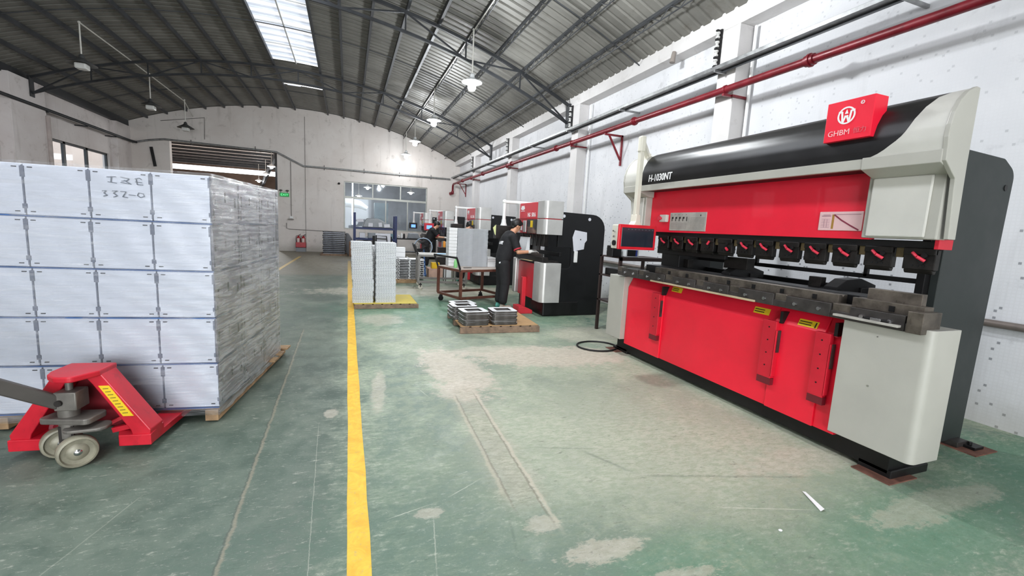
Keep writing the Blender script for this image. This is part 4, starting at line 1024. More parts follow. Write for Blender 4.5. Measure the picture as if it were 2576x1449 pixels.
def make_box(loc, label):
    t = thing('metal_box', label, 'box', loc, -LR, 'white metal boxes of the wrapped load')
    m = MB(); g = .0035; m.box(-BW + g, -g, g, BD - g, 0, BH)
    m.build('housing', M_box, t, bevel=.004, world=False)
    m = MB()
    for a in (-BW + .002, -.002): m.box(a - .002, a + .002, -.0015, .004, .01, BH - .01)
    for a in (-BW + .006, -.006):
        m.box(a - .0055, a + .0055, -.002, .004, BH * .74, BH - .015); m.box(a - .006, a + .006, -.002, .004, .04, BH * .22)
    m.build('corner_gaps', M_seam, t, world=False)
    m = MB()
    for a in (-BW + .04, -.04):
        for z in (.022, BH - .022): m.box(a - .012, a + .012, -.002, .004, z - .003, z + .003)
    m.box(-.006, .0015, .06, .078, .13, .21); m.box(-.006, .0015, .24, .255, .15, .22); m.box(-.006, .0015, .42, .435, .12, .19); m.box(-.006, .0015, .50, .508, .02, .30); m.box(-.006, .0015, .05, .053, .02, .10)
    m.build('slots', M_slot, t, world=False)
    return t
rows = ['bottom row', 'second lowest row', 'middle row', 'second highest row', 'top row']
colsn = ['right corner', 'second from right', 'third from right', 'left end']
proto = None
for r in range(5):
    sh = (-.006, .004, .0, .008, .002)[r]
    for c in range(4):
        p = LP(c * BW + sh, 0, zs[r]); lab = 'white metal box of the wrapped load, %s, front, %s' % (rows[r], colsn[c])
        if proto is None: proto = make_box(p, lab)
        else:
            q = copy_tree(proto, label=lab); q.location = p
    for d in (1, 2):
        p = LP(sh, d * BD, zs[r]); q = copy_tree(proto, label='white metal box of the load, %s, right side, %s' % (rows[r], ('behind the corner', 'far end')[d - 1])); q.location = p
for r in range(5):
    m = MB(); vs = [LP(a, b, z) for z in (zs[r] - .0095, zs[r] - .001) for a, b in ((-.004, -.008), (4 * BW + .004, -.008), (4 * BW + .004, 3 * BD), (-.004, 3 * BD))]
    m.add(vs, [(3, 2, 1, 0), (4, 5, 6, 7), (0, 1, 5, 4), (1, 2, 6, 5), (2, 3, 7, 6), (3, 0, 4, 7)])
    tag(m.build('separator_sheet', M_blue), 'thin blue separator sheet under the %s of white boxes' % rows[r], 'sheet', 'blue sheets between the box rows')
# handwriting on the second top box
m = MB(); zz = zs[4]
def W_(u, z): return LP(BW * 1 + u, -.0045, zz + z)
for st in ([(.24, .265), (.19, .27)], [(.215, .27), (.22, .235)], [(.235, .235), (.19, .23)], [(.165, .27), (.12, .262), (.13, .25), (.16, .245)], [(.145, .25), (.11, .228)], [(.165, .236), (.12, .23)], [(.085, .265), (.06, .27), (.05, .262)], [(.085, .245), (.05, .242)], [(.08, .262), (.075, .228), (.045, .228)],
           [(.27, .175), (.25, .178), (.262, .162), (.245, .15), (.265, .142)], [(.215, .178), (.19, .18), (.21, .165), (.19, .15), (.21, .14)], [(.17, .178), (.14, .178), (.16, .145), (.135, .142)], [(.125, .16), (.09, .158)], [(.07, .175), (.045, .172), (.04, .155), (.06, .146), (.078, .158), (.07, .175)]):
    stroke(m, [W_(u, z) for u, z in st], .0045, n=-ey)
wr = m.build('handwriting', simple('grey_marker', '6b7480', .6)); wr['label'] = 'grey handwriting on the box front'
hb = [o for o in COL.objects if o.get('label', '').startswith('white metal box of the wrapped load, top row, front, second from')][0]
bpy.context.view_layer.update()
wr.parent = hb; wr.matrix_parent_inverse = (Matrix.Translation(hb.location) @ Matrix.Rotation(-LR, 4, 'Z')).inverted()
# stretch film
def film_material(name, lo, hi, amt, gl, bs=.45, ro=.14):
    t = NT(name); p = t.obj; out = t.t.nodes['Material Output']
    t.t.nodes.remove(t.b)
    n = t.noise(t.map(p, (1.2, 1.2, 16)), 2.4, 6, .62, .7)
    big = t.noise(p, 2.6, 3, .5)
    bm = t.n('ShaderNodeBump', ins={'Height': n, 'Strength': bs, 'Distance': .014}).outputs[0]
    g = t.n('ShaderNodeBsdfGlossy', ins={'Color': (1, 1, 1, 1), 'Roughness': ro, 'Normal': bm})
    dif = t.n('ShaderNodeBsdfDiffuse', ins={'Color': (.82, .84, .88, 1)})
    tr = t.n('ShaderNodeBsdfTransparent', ins={'Color': (.97, .98, 1, 1)})
    a = t.n('ShaderNodeMixShader', ins={0: t.ramp(t.math('ADD', n, t.math('MULTIPLY', big, .35)), lo, hi, .03, amt), 1: tr.outputs[0], 2: dif.outputs[0]})
    fr = t.n('ShaderNodeFresnel', ins={'IOR': 1.5, 'Normal': bm}).outputs[0]
    b = t.n('ShaderNodeMixShader', ins={0: t.math('ADD', t.math('MULTIPLY', fr, 1.1), gl), 1: a.outputs[0], 2: g.outputs[0]})
    t.link(b.outputs[0], out.inputs['Surface']); return t.m
M_film = film_material('thin_stretch_film', .64, .86, .2, .04); M_film2 = film_material('layered_stretch_film', .54, .80, .5, .13, .7, .10)
m = MB(); rnd = random.Random(3); NU = 60; NZ = 60
per = []
e = .012; U1 = 4 * BW + .01; V1 = 3 * BD + .01
corners = [(U1 + e, -e), (-e, -e), (-e, V1 + e), (U1 + e, V1 + e), (U1 + e, -e)]
for (u0, v0), (u1, v1) in zip(corners[:-1], corners[1:]):
    L = math.hypot(u1 - u0, v1 - v0); k_ = max(8, int(L / .045)); nu, nv = (v1 - v0) / L, -(u1 - u0) / L
    for i in range(k_): per.append((u0 + (u1 - u0) * i / k_, v0 + (v1 - v0) * i / k_, nu, nv, L * i / k_))
N_ = len(per); vs = []
for j in range(NZ + 1):
    z = .06 + (1.755 - .06) * j / NZ
    for i, (u, v, nu, nv, s) in enumerate(per):
        wv = .0035 * math.sin(26 * s + 31 * z + 3 * math.sin(7 * z)) + .003 * math.sin(90 * z + 5 * s + 2 * math.sin(3 * s)) + rnd.uniform(-.0012, .0012)
        vs.append(LP(u, v, z) - (ex * (-wv * nu) if 0 else Vector((0, 0, 0))) + (-ex * nu + ey * nv) * (wv * (-1)))
for j in range(NZ):
    for i in range(N_):
        m.mi = 0 if per[i][3] > .5 else 1
        m.add([], []); m.f.append((j * N_ + i, j * N_ + (i + 1) % N_, (j + 1) * N_ + (i + 1) % N_, (j + 1) * N_ + i)); m.fm.append(m.mi)
m.v = [tuple(p) for p in vs]
tag(m.build('stretch_film', [M_film, M_film2], smooth=60), 'clear rippled stretch film wrapped around the load of white boxes', 'plastic film')
# cardboard sheet and pallet under the load
def lbox(mb, u0, u1, v0, v1, z0, z1):
    vs = [LP(a, b, z) for z in (z0, z1) for a, b in ((u0, v0), (u1, v0), (u1, v1), (u0, v1))]
    mb.add(vs, [(3, 2, 1, 0), (4, 5, 6, 7), (0, 1, 5, 4), (1, 2, 6, 5), (2, 3, 7, 6), (3, 0, 4, 7)]); return mb
PL = thing('wooden_pallet', 'wooden pallet carrying the wrapped load of white boxes', 'pallet', LP(.7, .8, .03), -LR)
for i in range(8):
    v = .02 + i * .22; lbox(MB(), -.05 if i > 4 else .0, 4 * BW + .03, v, v + .13, .092, .106)
    m = lbox(MB(), -.06 if i > 4 else .0, 4 * BW + .03, v, v + .13, .092, .107); m.build('deck_board', M_wood, PL)
for u in (.04, .64, 1.27):
    m = lbox(MB(), u - .035, u + .05, .0, 1.74, .012, .092); m.build('stringer', M_wood, PL, bevel=.004)
# pallet truck
JK = thing('pallet_truck', 'red hand pallet truck lifting the load of white boxes', 'pallet truck', (-1.46, 3.15, 0), -LR)
M_jred = simple('pallet_truck_red', 'c0182b', .4, 0, .08, 6, grime=('7a1320', .4))
M_jgrey = simple('cast_grey_metal', '76726c', .5, .5, .15, 9)
M_jdark = simple('greasy_dark_metal', '2f2b29', .5, .5, .2, 9)
M_wheel = simple('worn_nylon_wheel', '8e8a78', .45, .1, .15, 12)
JO = Vector((-1.468, 3.37, 0))
def J(a, b, z): return JO + ex * a + ey * b + Vector((0, 0, z))      # a right, b away from the viewer, z up
def jpoly(mb, pts, b0, b1):
    n = len(pts); vs = [J(a, b0, z) for a, z in pts] + [J(a, b1, z) for a, z in pts]
    mb.add(vs, [tuple(range(n)), tuple(range(2 * n - 1, n - 1, -1))] + [(i, n + i, n + (i + 1) % n, (i + 1) % n) for i in range(n)]); return mb
def jprism(mb, poly, z0, z1):
    n = len(poly); vs = [J(a, b, z0) for a, b in poly] + [J(a, b, z1) for a, b in poly]
    mb.add(vs, [tuple(range(n))[::-1], tuple(range(n, 2 * n))] + [(i, (i + 1) % n, n + (i + 1) % n, n + i) for i in range(n)]); return mb
for s_, nm in ((1, 'right'), (-1, 'left')):
    m = MB(); jprism(m, [(s_ * .20, -.02), (s_ * .345, -.12), (s_ * .345, 1.35), (s_ * .30, 1.5), (s_ * .22, 1.5), (s_ * .19, 1.35)], .045, .088); m.build('fork', M_jred, JK, bevel=.004)
    # sloping side band of the A-frame
    m = MB(); vs = []
    prof_ = [(s_ * .05, .532), (s_ * .112, .522), (s_ * .355, .15), (s_ * .345, .085), (s_ * .265, .085), (s_ * .25, .15), (s_ * .07, .45), (s_ * .04, .49)]
    jpoly(m, prof_, -.17, -.03); m.build('side_band', M_jred, JK, bevel=.006)
    m = MB(); jprism(m, [(s_ * .36, -.18), (s_ * .19, -.18), (s_ * .13, -.06), (s_ * .20, .05), (s_ * .345, .0), (s_ * .345, -.05)], .055, .125); m.build('fork_root', M_jred, JK, bevel=.005)
m = MB(); jprism(m, rounded([(-.10, -.24), (-.03, -.30), (.05, -.30), (.12, -.18), (.12, -.02), (-.12, -.02), (-.12, -.18)], 0, which={0: .03, 1: .05, 2: .04}), .503, .538); m.build('top_plate', M_jred, JK, bevel=.008)
m = MB(); jpoly(m, [(-.25, .12), (.25, .12), (.07, .49), (-.07, .49)], -.015, .0); m.build('back_plate', simple('deep_red_back_plate', '7c1220', .5), JK)
m = MB(); pA, pB = J(.14, -.1715, .50), J(.325, -.1715, .20)
dd = (pB - pA); rt = dd.normalized(); up_ = Vector((0, 0, 0)); nn = -ey; upv = nn.cross(rt)
vs = [pA + rt * a + upv * b + nn * c for c in (0, .002) for a, b in ((.02, -.045), (.27, -.045), (.27, .02), (.02, .02))]
m = MB(); pts_ = [(.092, .44), (.145, .44), (.262, .245), (.207, .245)]
jpoly(m, [(a + .01, z - .0) for a, z in pts_], -.1735, -.170); st_ = m.build('warning_label', M_sticker, JK)
m = MB()
for q in range(9):
    z = .424 - q * .0195; a = .115 + (.44 - z) * .585
    jpoly(m, [(a, z), (a + .028, z + .002), (a + .028, z - .004), (a, z - .006)], -.1745, -.1735)
m.build('label_print', simple('olive_print', '8c7a20', .5), st_)
# pump, steering fork and wheels
m = MB(); m.tube(J(-.04, -.19, .14), J(-.04, -.19, .40), .05, n=18); m.tube(J(-.03, -.19, .40), J(-.03, -.19, .505), .018, n=12)
m.box(-.055, .055, -.05, .06, 0, .11, Matrix.Rotation(-LR, 3, 'Z'), J(-.02, -.20, .32)); m.build('pump', M_jgrey, JK, bevel=.006, smooth=40)
m = MB(); m.tube(J(-.045, -.255, .37), J(-.045, -.265, .37), .018, n=12); m.build('pump_port', M_jdark, JK)
m = MB(); jprism(m, rounded([(-.17, -.24), (.10, -.28), (.12, -.12), (-.14, -.12)], .03), .24, .275); jprism(m, rounded([(-.04, -.30), (.17, -.26), (.16, -.14), (-.04, -.16)], .05), .195, .215); m.build('steering_plate', M_jgrey, JK, bevel=.006)
m = MB(); m.bar(J(-.04, -.20, .22), J(-.04, -.20, .08), .07, .07); m.tube(J(-.14, -.12, .095), J(.07, -.29, .095), .02, n=12); m.build('wheel_fork', M_jdark, JK)
axw = (ex * .62 - ey * .78).normalized()
for c, nm in ((J(.045, -.285, .092), 'front'), (J(-.115, -.155, .092), 'rear')):
    m = MB(); m.lathe([(.012, -.030), (.04, -.024), (.05, -.014), (.072, -.016), (.078, -.030), (.088, -.027), (.092, -.018), (.092, .018), (.088, .027), (.078, .030), (.072, .016), (.05, .014), (.04, .024), (.012, .030)], c, axw, 32); m.build('steer_wheel', M_wheel, JK, smooth=35)
    m = MB(); m.lathe([(0, -.038), (.012, -.036), (.022, -.026), (.022, .026), (.012, .036), (0, .038)], c, axw, 16); m.build('wheel_hub', M_chrome, JK, smooth=True)
m = MB(); m.bar(J(-.06, -.22, .36), J(-.33, -.46, .62), .05, .075); m.bar(J(-.33, -.46, .62), J(-.95, -1.05, 1.02), .045, .06); m.tube(J(-.95, -1.05, 1.02), J(-1.02, -1.12, 1.07), .03); m.build('handle_bar', simple('grey_handle_paint', '4b4743', .5, .2), JK, bevel=.008)
m = MB(); m.tube(J(-1.13, -1.02, 1.07), J(-.91, -1.22, 1.07), .016); m.build('handle_grip', M_blk, JK)
m = MB(); m.bar(J(.08, -.10, .16), J(.22, -.06, .23), .02, .02); m.bar(J(.12, -.1, .13), J(.26, -.09, .16), .03, .03); m.build('lift_linkage', M_jred, JK)

# ---------------------------------------------------------------- four small press brakes along the right wall
M_silver = simple('brushed_silver_cover', 'c9c8c5', .33, .45, .06, 3)
M_sred = simple('small_machine_red', 'd0303c', .4, 0, .04)
M_black_paint = simple('black_frame_paint', '0d0e11', .45, .1, .1, 4)
M_window = simple('clear_guard_window', '6f7072', .12, .6, .2, 4)
M_paper = simple('white_paper', 'd5d6dd', .7, 0, .03)
M_blue_screen = emit('blue_screen', '5f8ff0', 1.2)
def small_brake(y0, label, first=False):
    T_ = thing('small_press_brake', label, 'press brake', (3.8, y0 + .6, 0), 0, 'small press brakes along the wall')
    def c(nm, x0, x1, ya, yb, z0, z1, mat, bv=.006): m = MB(); m.box(x0, x1, y0 + ya, y0 + yb, z0, z1); return m.build(nm, mat, T_, bevel=bv)
    for ya in (0.0, 1.1):
        poly = rounded([(3.30, .0), (4.35, .0), (4.345, 1.81), (3.42, 1.83), (3.42, 1.22), (3.70, 1.22), (3.70, .84), (3.42, .84), (3.30, .26)], 0, which={2: .26, 5: .03, 6: .08})
        m = MB(); m.prism(poly, y0 + ya, y0 + ya + .05, 'y'); fr_ = m.build('side_frame', M_black_paint, T_, bevel=.003)
        for x, z in ((3.51, 1.76), (4.02, 1.73)):
            m = MB(); m.lathe([(0, 0), (.028, 0), (.028, .003), (0, .003)], (x, y0 + ya, z), (0, -1, 0), 16); m.build('lifting_hole', M_paper, fr_)
    c('base', 3.2, 3.9, -.02, 1.15, .0, .26, M_blk, .02)
    # ram covers
    c('ram', 3.2, 3.42, .0, 1.15, 1.42, 1.93, M_blk)
    def corner(yA, yB, z0, z1, near):
        pl = rounded([(3.06, yA), (3.40, yA), (3.40, yB), (3.06, yB)], 0, which={0: .07} if near else {3: .05}, seg=8)
        m = MB(); m.prism(pl, y0 + 0, y0 + 0, 'z'); 
        m = MB(); m.prism([(x, y0 + y) for x, y in pl], z0, z1, 'z'); return m.build('corner_cover', M_silver, T_, smooth=30, bevel=.003)
    corner(-.19, .12, 1.70, 1.99, True); corner(-.19, .12, 1.43, 1.685, True); corner(1.0, 1.20, 1.70, 1.98, False); corner(1.0, 1.20, 1.43, 1.685, False)
    c('cover_joint', 3.08, 3.38, -.17, 1.17, 1.684, 1.70, M_sred, .002)
    sg = c('sign_panel', 3.075, 3.12, .12, 1.0, 1.70, 1.98, M_sred)
    lettering('HG  5016', (3.073, y0 + .60, 1.73), (0, -1, 0), (0, 0, 1), .10, M_white, sg, .001, 'model_lettering', squeeze=.9, bold=.002)
    m = MB(); m.ball((3.074, y0 + .85, 1.885), (.003, .10, .035), 14, 8); m.box(3.0715, 3.075, y0 + .78, y0 + .92, 1.88, 1.93); flat_patch(m, (3.0735, y0 + .94, 1.83), (0, -1, 0), (0, 0, 1), [(0, .19, 0, .01)]); m.build('white_logo', M_white, sg)
    c('front_panel', 3.09, 3.14, .12, 1.0, 1.43, 1.685, M_sred)
    c('guard_window', 3.075, 3.09, .14, .62, 1.435, 1.68, M_window, .004); c('guard_window', 3.07, 3.085, .66, .80, 1.45, 1.66, M_silver, .004)
    c('yellow_notice', 3.068, 3.072, .34, .44, 1.54, 1.66, M_sticker, .001)
    lp = c('socket_plate', 3.075, 3.09, .88, .97, 1.48, 1.56, M_paper, .003)
    for q in range(7):
        yy = -.03 + q * .165
        h = c('punch_holder', 3.14, 3.22, yy, yy + .125, 1.22, 1.43, M_tool, .005)
        m = MB(); m.tube((3.138, y0 + yy + .09, 1.39), (3.13, y0 + yy + .05, 1.34), .008, n=6); m.build('lever', M_chrome, h)
    c('punch', 3.17, 3.19, .2, .95, 1.14, 1.22, M_tool, .002)
    c('bed', 3.16, 3.42, -.08, 1.15, .90, .98, M_tool, .004); c('die_rail', 3.10, 3.20, -.12, 1.15, .93, 1.04, M_tool, .004); c('lower_die', 3.14, 3.18, .05, 1.05, 1.04, 1.09, M_die_d, .002)
    c('back_gauge', 3.5, 3.56, .06, 1.08, 1.05, 1.12, M_blk)
    m = MB(); pl = rounded([(3.06, -.19), (3.42, -.19), (3.42, .15), (3.06, .15)], 0, which={0: .09}, seg=8); m.prism([(x, y0 + y) for x, y in pl], .27, .95, 'z'); m.build('corner_cover', M_silver, T_, smooth=30, bevel=.003)
    m = MB(); m.box(3.06, 3.3, y0 + 1.05, y0 + 1.2, .27, .95); m.build('corner_cover', M_silver, T_, bevel=.02)
    c('front_guard', 3.13, 3.2, .15, 1.05, .26, .90, M_sred)
    c('guide_channel', 3.09, 3.13, .20, .28, .35, .82, M_sred); c('guide_channel', 3.05, 3.13, .62, .70, .06, .62, M_sred)
    if first: pass
    # arm with hanging control box
    m = MB(); ya = y0 + 1.12
    m.tube((3.36, ya, 1.93), (3.36, ya, 2.0), .04, n=10); m.tube((3.36, ya, 2.0), (2.80, ya, 2.0), .032, n=12); m.ball((2.80, ya, 2.0), .045, 12, 8); m.tube((2.80, ya, 2.0), (2.80, ya, 1.66), .034, n=12)
    m.lathe([(.04, .12), (.045, .06), (.065, 0)], (2.80, ya, 1.55), n=12); m.build('support_arm', M_white_pvc, T_, smooth=40)
    return T_
B2 = small_brake(6.886, 'nearest small red and silver press brake, where the man in the black polo works')
# extras on the nearest one: papers on its side
m = MB(); m.prism([(3.74, 1.53), (3.98, 1.50), (3.99, 1.36), (3.95, 1.31), (3.94, 1.20), (3.79, 1.17), (3.74, 1.16), (3.70, 1.40)], 6.878, 6.884, 'y'); t = thing('paper_sheets', 'crumpled white papers stuck on the black side of the nearest small press brake', 'paper', (3.84, 6.88, 1.17)); m.build('sheet', M_paper, t)
m = MB(); m.tube((3.86, 6.878, 1.37), (3.86, 6.872, 1.37), .01); m.build('magnet', M_blk, t)
m = MB(); m.box(3.745, 3.81, 6.845, 6.884, .96, 1.165); tag(m.build('side_lamp', M_white_pvc, bevel=.01), 'small white upright box on the black side of the nearest small press brake', 'control box')
def pend(y0, label, red=False):
    ya = y0 + 1.12
    t = thing('control_box', label, 'control panel', (2.78, ya, 1.3), 0, 'control boxes hanging at the small press brakes')
    m = MB(); m.box(2.60, 2.95, ya - .07, ya + .07, 1.29, 1.55); m.build('housing', M_sred if red else M_blk, t, bevel=.01)
    m = MB(); m.box(2.68, 2.87, ya - .077, ya - .07, 1.34, 1.47); m.build('screen', M_blue_screen, t)
    return t
t = thing('control_box', 'dark control box hanging behind the man in the black polo, seen from its side', 'control panel', (2.76, 8.0, 1.3), 0, 'control boxes hanging at the small press brakes')
m = MB(); m.box(2.62, 2.94, 7.93, 8.08, 1.30, 1.55); m.build('housing', M_jdark, t, bevel=.01); m = MB(); m.prism([(2.56, 1.5), (2.62, 1.56), (2.62, 1.36), (2.6, 1.38)], 7.92, 7.925, 'y'); m.build('yellow_note', simple('pale_yellow_note', 'd6dc9b', .6), t)
B3 = small_brake(10.889, 'second small red press brake from the front, half hidden behind the tall sheet stack')
B4 = small_brake(15.06, 'third small red press brake, where the man with the white gloves bends forward')
B5 = small_brake(19.23, 'farthest small press brake, close to the back wall')
t = thing('control_box', 'flat dark control box hanging at the second small press brake', 'control panel', (2.8, 12.0, 1.45), 0, 'control boxes hanging at the small press brakes'); m = MB(); m.box(2.68, 2.98, 11.9, 12.15, 1.44, 1.56); m.build('housing', M_jdark, t, bevel=.02)
pend(15.06, 'red control box with blue screen at the third small press brake', True)
pend(19.23, 'black control box with blue screen at the farthest small press brake')
# fixtures lying at the nearest small press brake
m = MB(); m.prism([(3.06, 7.2), (3.12, 7.2), (3.14, 7.55), (3.02, 7.62)], .945, .95, 'z'); tag(m.build('cardboard_piece', simple('cream_card', 'd9c99b', .8)), 'cream piece of card lying on the bed of the nearest small press brake', 'card')
t = thing('foot_pedal', 'red foot pedal housing on the floor at the nearest small press brake', 'pedal', (2.98, 7.2, 0))
m = MB(); m.prism([(2.85, .0), (3.12, .0), (3.12, .06), (2.95, .13), (2.85, .13)], 7.12, 7.42, 'y'); m.build('hood', M_sred, t, bevel=.01)
m = MB(); m.box(2.87, 3.03, 7.17, 7.37, .0, .05); m.build('pedal', M_blk, t)
# white bent part held under the ram
m = MB(); m.prism([(3.10, 1.36), (3.135, 1.36), (3.135, 1.13), (3.135, 1.10), (3.05, 1.10)], 7.45, 7.85, 'y'); tag(m.build('bent_sheet_part', M_white_sheet), 'white bent sheet part held in the nearest small press brake', 'sheet metal part')

# ---------------------------------------------------------------- people
M_skin = simple('skin', 'd49c7c', .5, 0, .04, 9)
M_skin_l = simple('skin_light', 'dcaa8c', .5, 0, .04, 9)
M_hair = simple('black_hair', '121110', .45, 0, .2, 30, bump=.6, bscale=120)
M_polo = simple('black_polo_cloth', '17171a', .85, 0, .12, 12, bump=.3, bscale=40)
M_trouser = simple('black_trouser_cloth', '1b1b1d', .85, 0, .12, 9, bump=.3, bscale=25)
M_collar = simple('pale_collar', 'c9c6cf', .7)
M_cuff = simple('red_cuff', 'b5303c', .7)
M_glove = simple('white_glove', 'e6e2dc', .8, 0, .04, 20, bump=.3, bscale=90)
M_shoe = simple('grey_shoe', 'a89e8f', .6, 0, .1, 12); M_shoe_t = simple('teal_shoe', '5fae9f', .6, 0, .1, 12)
def hand(mb, wrist, direction, palm_n, side, L=.175, curl=.35):
    """palm, four bent fingers of unequal length and a thumb; side = thumb side vector"""
    w_ = Vector(wrist); d = Vector(direction).normalized(); n = Vector(palm_n); n = (n - d * n.dot(d)).normalized(); s = n.cross(d)
    if s.dot(Vector(side)) < 0: s = -s
    P_ = w_ + d * (L * .5)
    mb.limb(w_, P_ - d * .02, .031, .040, .5, side=s, n=12)
    lens = [.40, .45, .42, .33]
    for i, fl in enumerate(lens):
        off = s * (.031 - .0205 * i); b = P_ + off - d * .012
        c = curl + .06 * i; p1 = b + (d * math.cos(c * .5) + n * math.sin(c * .5)) * (L * fl * .45)
        p2 = p1 + (d * math.cos(c * 1.6) + n * math.sin(c * 1.6)) * (L * fl * .33); p3 = p2 + (d * math.cos(c * 2.4) + n * math.sin(c * 2.4)) * (L * fl * .25)
        mb.limb(b, p1, .0098, .0092, n=8, m=3, side=s); mb.limb(p1, p2, .0092, .0085, n=8, m=3, side=s); mb.limb(p2, p3, .0085, .0072, n=8, m=3, side=s)
    t0 = w_ + d * (L * .2) + s * .026; t1 = t0 + (d * .7 + s * .6 + n * .25).normalized() * .042; t2 = t1 + (d * .9 + s * .15 + n * .35).normalized() * .032
    mb.limb(t0, t1, .0135, .011, n=8, m=3, side=n); mb.limb(t1, t2, .011, .009, n=8, m=3, side=n)

def person(base, face_deg, label, polo=True, lean=.12, headtilt=.35, reach=None, lhand=None, skin=None, legs=True, shoes=True, H=1.70, yaw_head=0.0):
    """built around its own frame: f forward, l left; reach/lhand are world targets for the right and left hand"""
    skin = skin or M_skin
    T_ = thing('person', label, 'person', base)
    a = math.radians(face_deg); f = Vector((math.cos(a), math.sin(a), 0)); l = Vector((-f.y, f.x, 0)); z = Vector((0, 0, 1)); B = Vector(base); s = H / 1.70
    def P(fx, lx, zz): return B + (f * fx + l * lx + z * zz) * s
    hip = P(0, 0, .92); chest = P(lean * .75, 0, 1.27); neck = P(lean + .02, 0, 1.43)
    # head frame
    hd = (z * math.cos(headtilt) + f * math.sin(headtilt)).normalized(); hf0 = (f * math.cos(headtilt) - z * math.sin(headtilt)).normalized()
    hf = (hf0 * math.cos(yaw_head) + l * math.sin(yaw_head)).normalized(); hl = hd.cross(hf)
    hc = neck + hd * .155 * s + hf * .02
    def Hd(x, y, zz): return hc + (hf * x + hl * y + hd * zz) * s
    b = MB()
    b.limb(neck - hd * .06, hc - hd * .04, .064 * s, .058 * s, 1.0, side=l)
    # skull, jaw, face
    b.limb(Hd(-.022, 0, .03), Hd(.012, 0, .035), .079 * s, .078 * s, 1.12, side=hl)
    b.limb(Hd(.02, 0, -.005), Hd(.042, 0, -.068), .066 * s, .038 * s, 1.0, side=hl)
    b.limb(Hd(.085, 0, .005), Hd(.100, 0, -.018), .009 * s, .014 * s, side=hl, n=8)
    b.limb(Hd(.078, -.02, -.052), Hd(.078, .02, -.052), .010 * s, .010 * s, side=hd, n=8)
    b.limb(Hd(.074, -.03, .03), Hd(.074, .03, .03), .013 * s, .013 * s, .7, side=hd, n=8)
    for q in (-1, 1): b.limb(Hd(-.005, q * .077, .015), Hd(.0, q * .079, -.02), .017 * s, .012 * s, .5, side=hf, n=8)
    for q in (-1, 1):
        pass
    arms = []
    for q, tgt in ((-1, reach), (1, lhand)):
        sh = P(lean * .9, q * .185, 1.36)
        if tgt is None: el = P(lean * .9 - .02, q * .24, 1.08); wr_ = P(lean * .9 + .12, q * .23, .86)
        else:
            tg = Vector(tgt); d = tg - sh; D = d.length; ua, fa = .29 * s, .27 * s
            D2 = min(D, ua + fa - .01); ca = (ua * ua + D2 * D2 - fa * fa) / (2 * ua * D2); ca = max(-1, min(1, ca))
            dn = d.normalized(); dwn = (Vector((0, 0, -1)) + l * q * .35); dwn = (dwn - dn * dwn.dot(dn)).normalized()
            el = sh + (dn * ca + dwn * math.sqrt(1 - ca * ca)) * ua; wr_ = sh + dn * D2
        arms.append((q, sh, el, wr_))
        b.limb(sh, el, .050 * s, .040 * s, side=f); b.limb(el, wr_, .040 * s, .026 * s, side=f)
    b.limb(hip, chest, .13 * s, .13 * s, .72, side=l); b.limb(P(0, -.14, 1.34) + f * lean * .85, P(0, .14, 1.34) + f * lean * .85, .07 * s, .07 * s, .9, side=f)
    for q in (-1, 1):
        hp = P(0, q * .085, .9); kn = P(.03, q * .10, .50); an = P(-.01, q * .11, .09)
        b.limb(hp, kn, .085 * s, .055 * s, side=l); b.limb(kn, an, .052 * s, .034 * s, side=l)
    for q, sh, el, wr_ in arms:
        hand(b, wr_, (wr_ - el), (0, 0, -1), (l * (-q)), L=.175 * s)
    b.build('body', skin, T_, remesh=.0075)
    # hair
    h = MB(); h.limb(Hd(-.032, 0, .040), Hd(.000, 0, .060), .086 * s, .087 * s, 1.10, side=hl, n=18)
    h.limb(Hd(-.045, 0, .02), Hd(-.050, 0, -.030), .066 * s, .052 * s, 1.0, side=hf, n=14)
    for q in (-1, 1): h.limb(Hd(-.03, q * .066, .02), Hd(.012, q * .070, .045), .022 * s, .018 * s, side=hl, n=8, m=3)
    for i in range(7): h.limb(Hd(.055, -.045 + .015 * i, .105), Hd(.085, -.045 + .015 * i, .088 - .008 * (i % 2)), .018 * s, .011 * s, side=hl, n=8, m=3)
    h.build('hair', M_hair, T_, remesh=.009)
    e = MB()
    for q in (-1, 1): e.ball(Hd(.083, q * .028, .012), .008 * s, 8, 6)
    e.build('eyes', simple('dark_eyes', '1a1412', .3), T_, smooth=True)
    # shirt: torso and sleeves as one surface
    c = MB()
    c.limb(P(.0, 0, .955), P(lean * .25, 0, 1.06), .168 * s, .168 * s, .82, side=l, n=20)
    c.limb(P(lean * .2, 0, 1.02), chest + z * .02, .178 * s, .182 * s, .88, side=l, n=20)
    c.limb(P(lean * .85, -.13, 1.345), P(lean * .85, .13, 1.345), .092 * s, .092 * s, 1.0, side=f, n=16)
    c.limb(chest - z * .02, P(lean * .8, 0, 1.33), .182 * s, .155 * s, .90, side=l, n=20)
    for q, sh, el, wr_ in arms: c.limb(sh, sh + (el - sh) * .68, .078 * s, .072 * s, side=f, n=16)
    c.build('polo_shirt', M_polo, T_, remesh=.010, label='black short-sleeved polo shirt')
    m = MB()
    for q, sh, el, wr_ in arms:
        d = (el - sh).normalized(); p = sh + (el - sh) * .80; m.lathe([(.066 * s, -.014), (.0745 * s, -.012), (.0745 * s, .012), (.062 * s, .013)], p, d, 20)
    m.build('sleeve_cuffs', M_cuff, T_, smooth=True, label='red sleeve bands')
    m = MB(); m.lathe([(.088 * s, -.035), (.090 * s, -.02), (.080 * s, .018), (.072 * s, .024), (.066 * s, .0)], neck - hd * .015 * s - f * .01, (hd * .8 + z * .2 - f * .12), 20); m.build('collar', M_collar, T_, smooth=True, label='pale collar')
    c = MB(); c.limb(P(0, -.035, .92), P(0, .035, .92), .128 * s, .128 * s, .92, side=z, n=18)
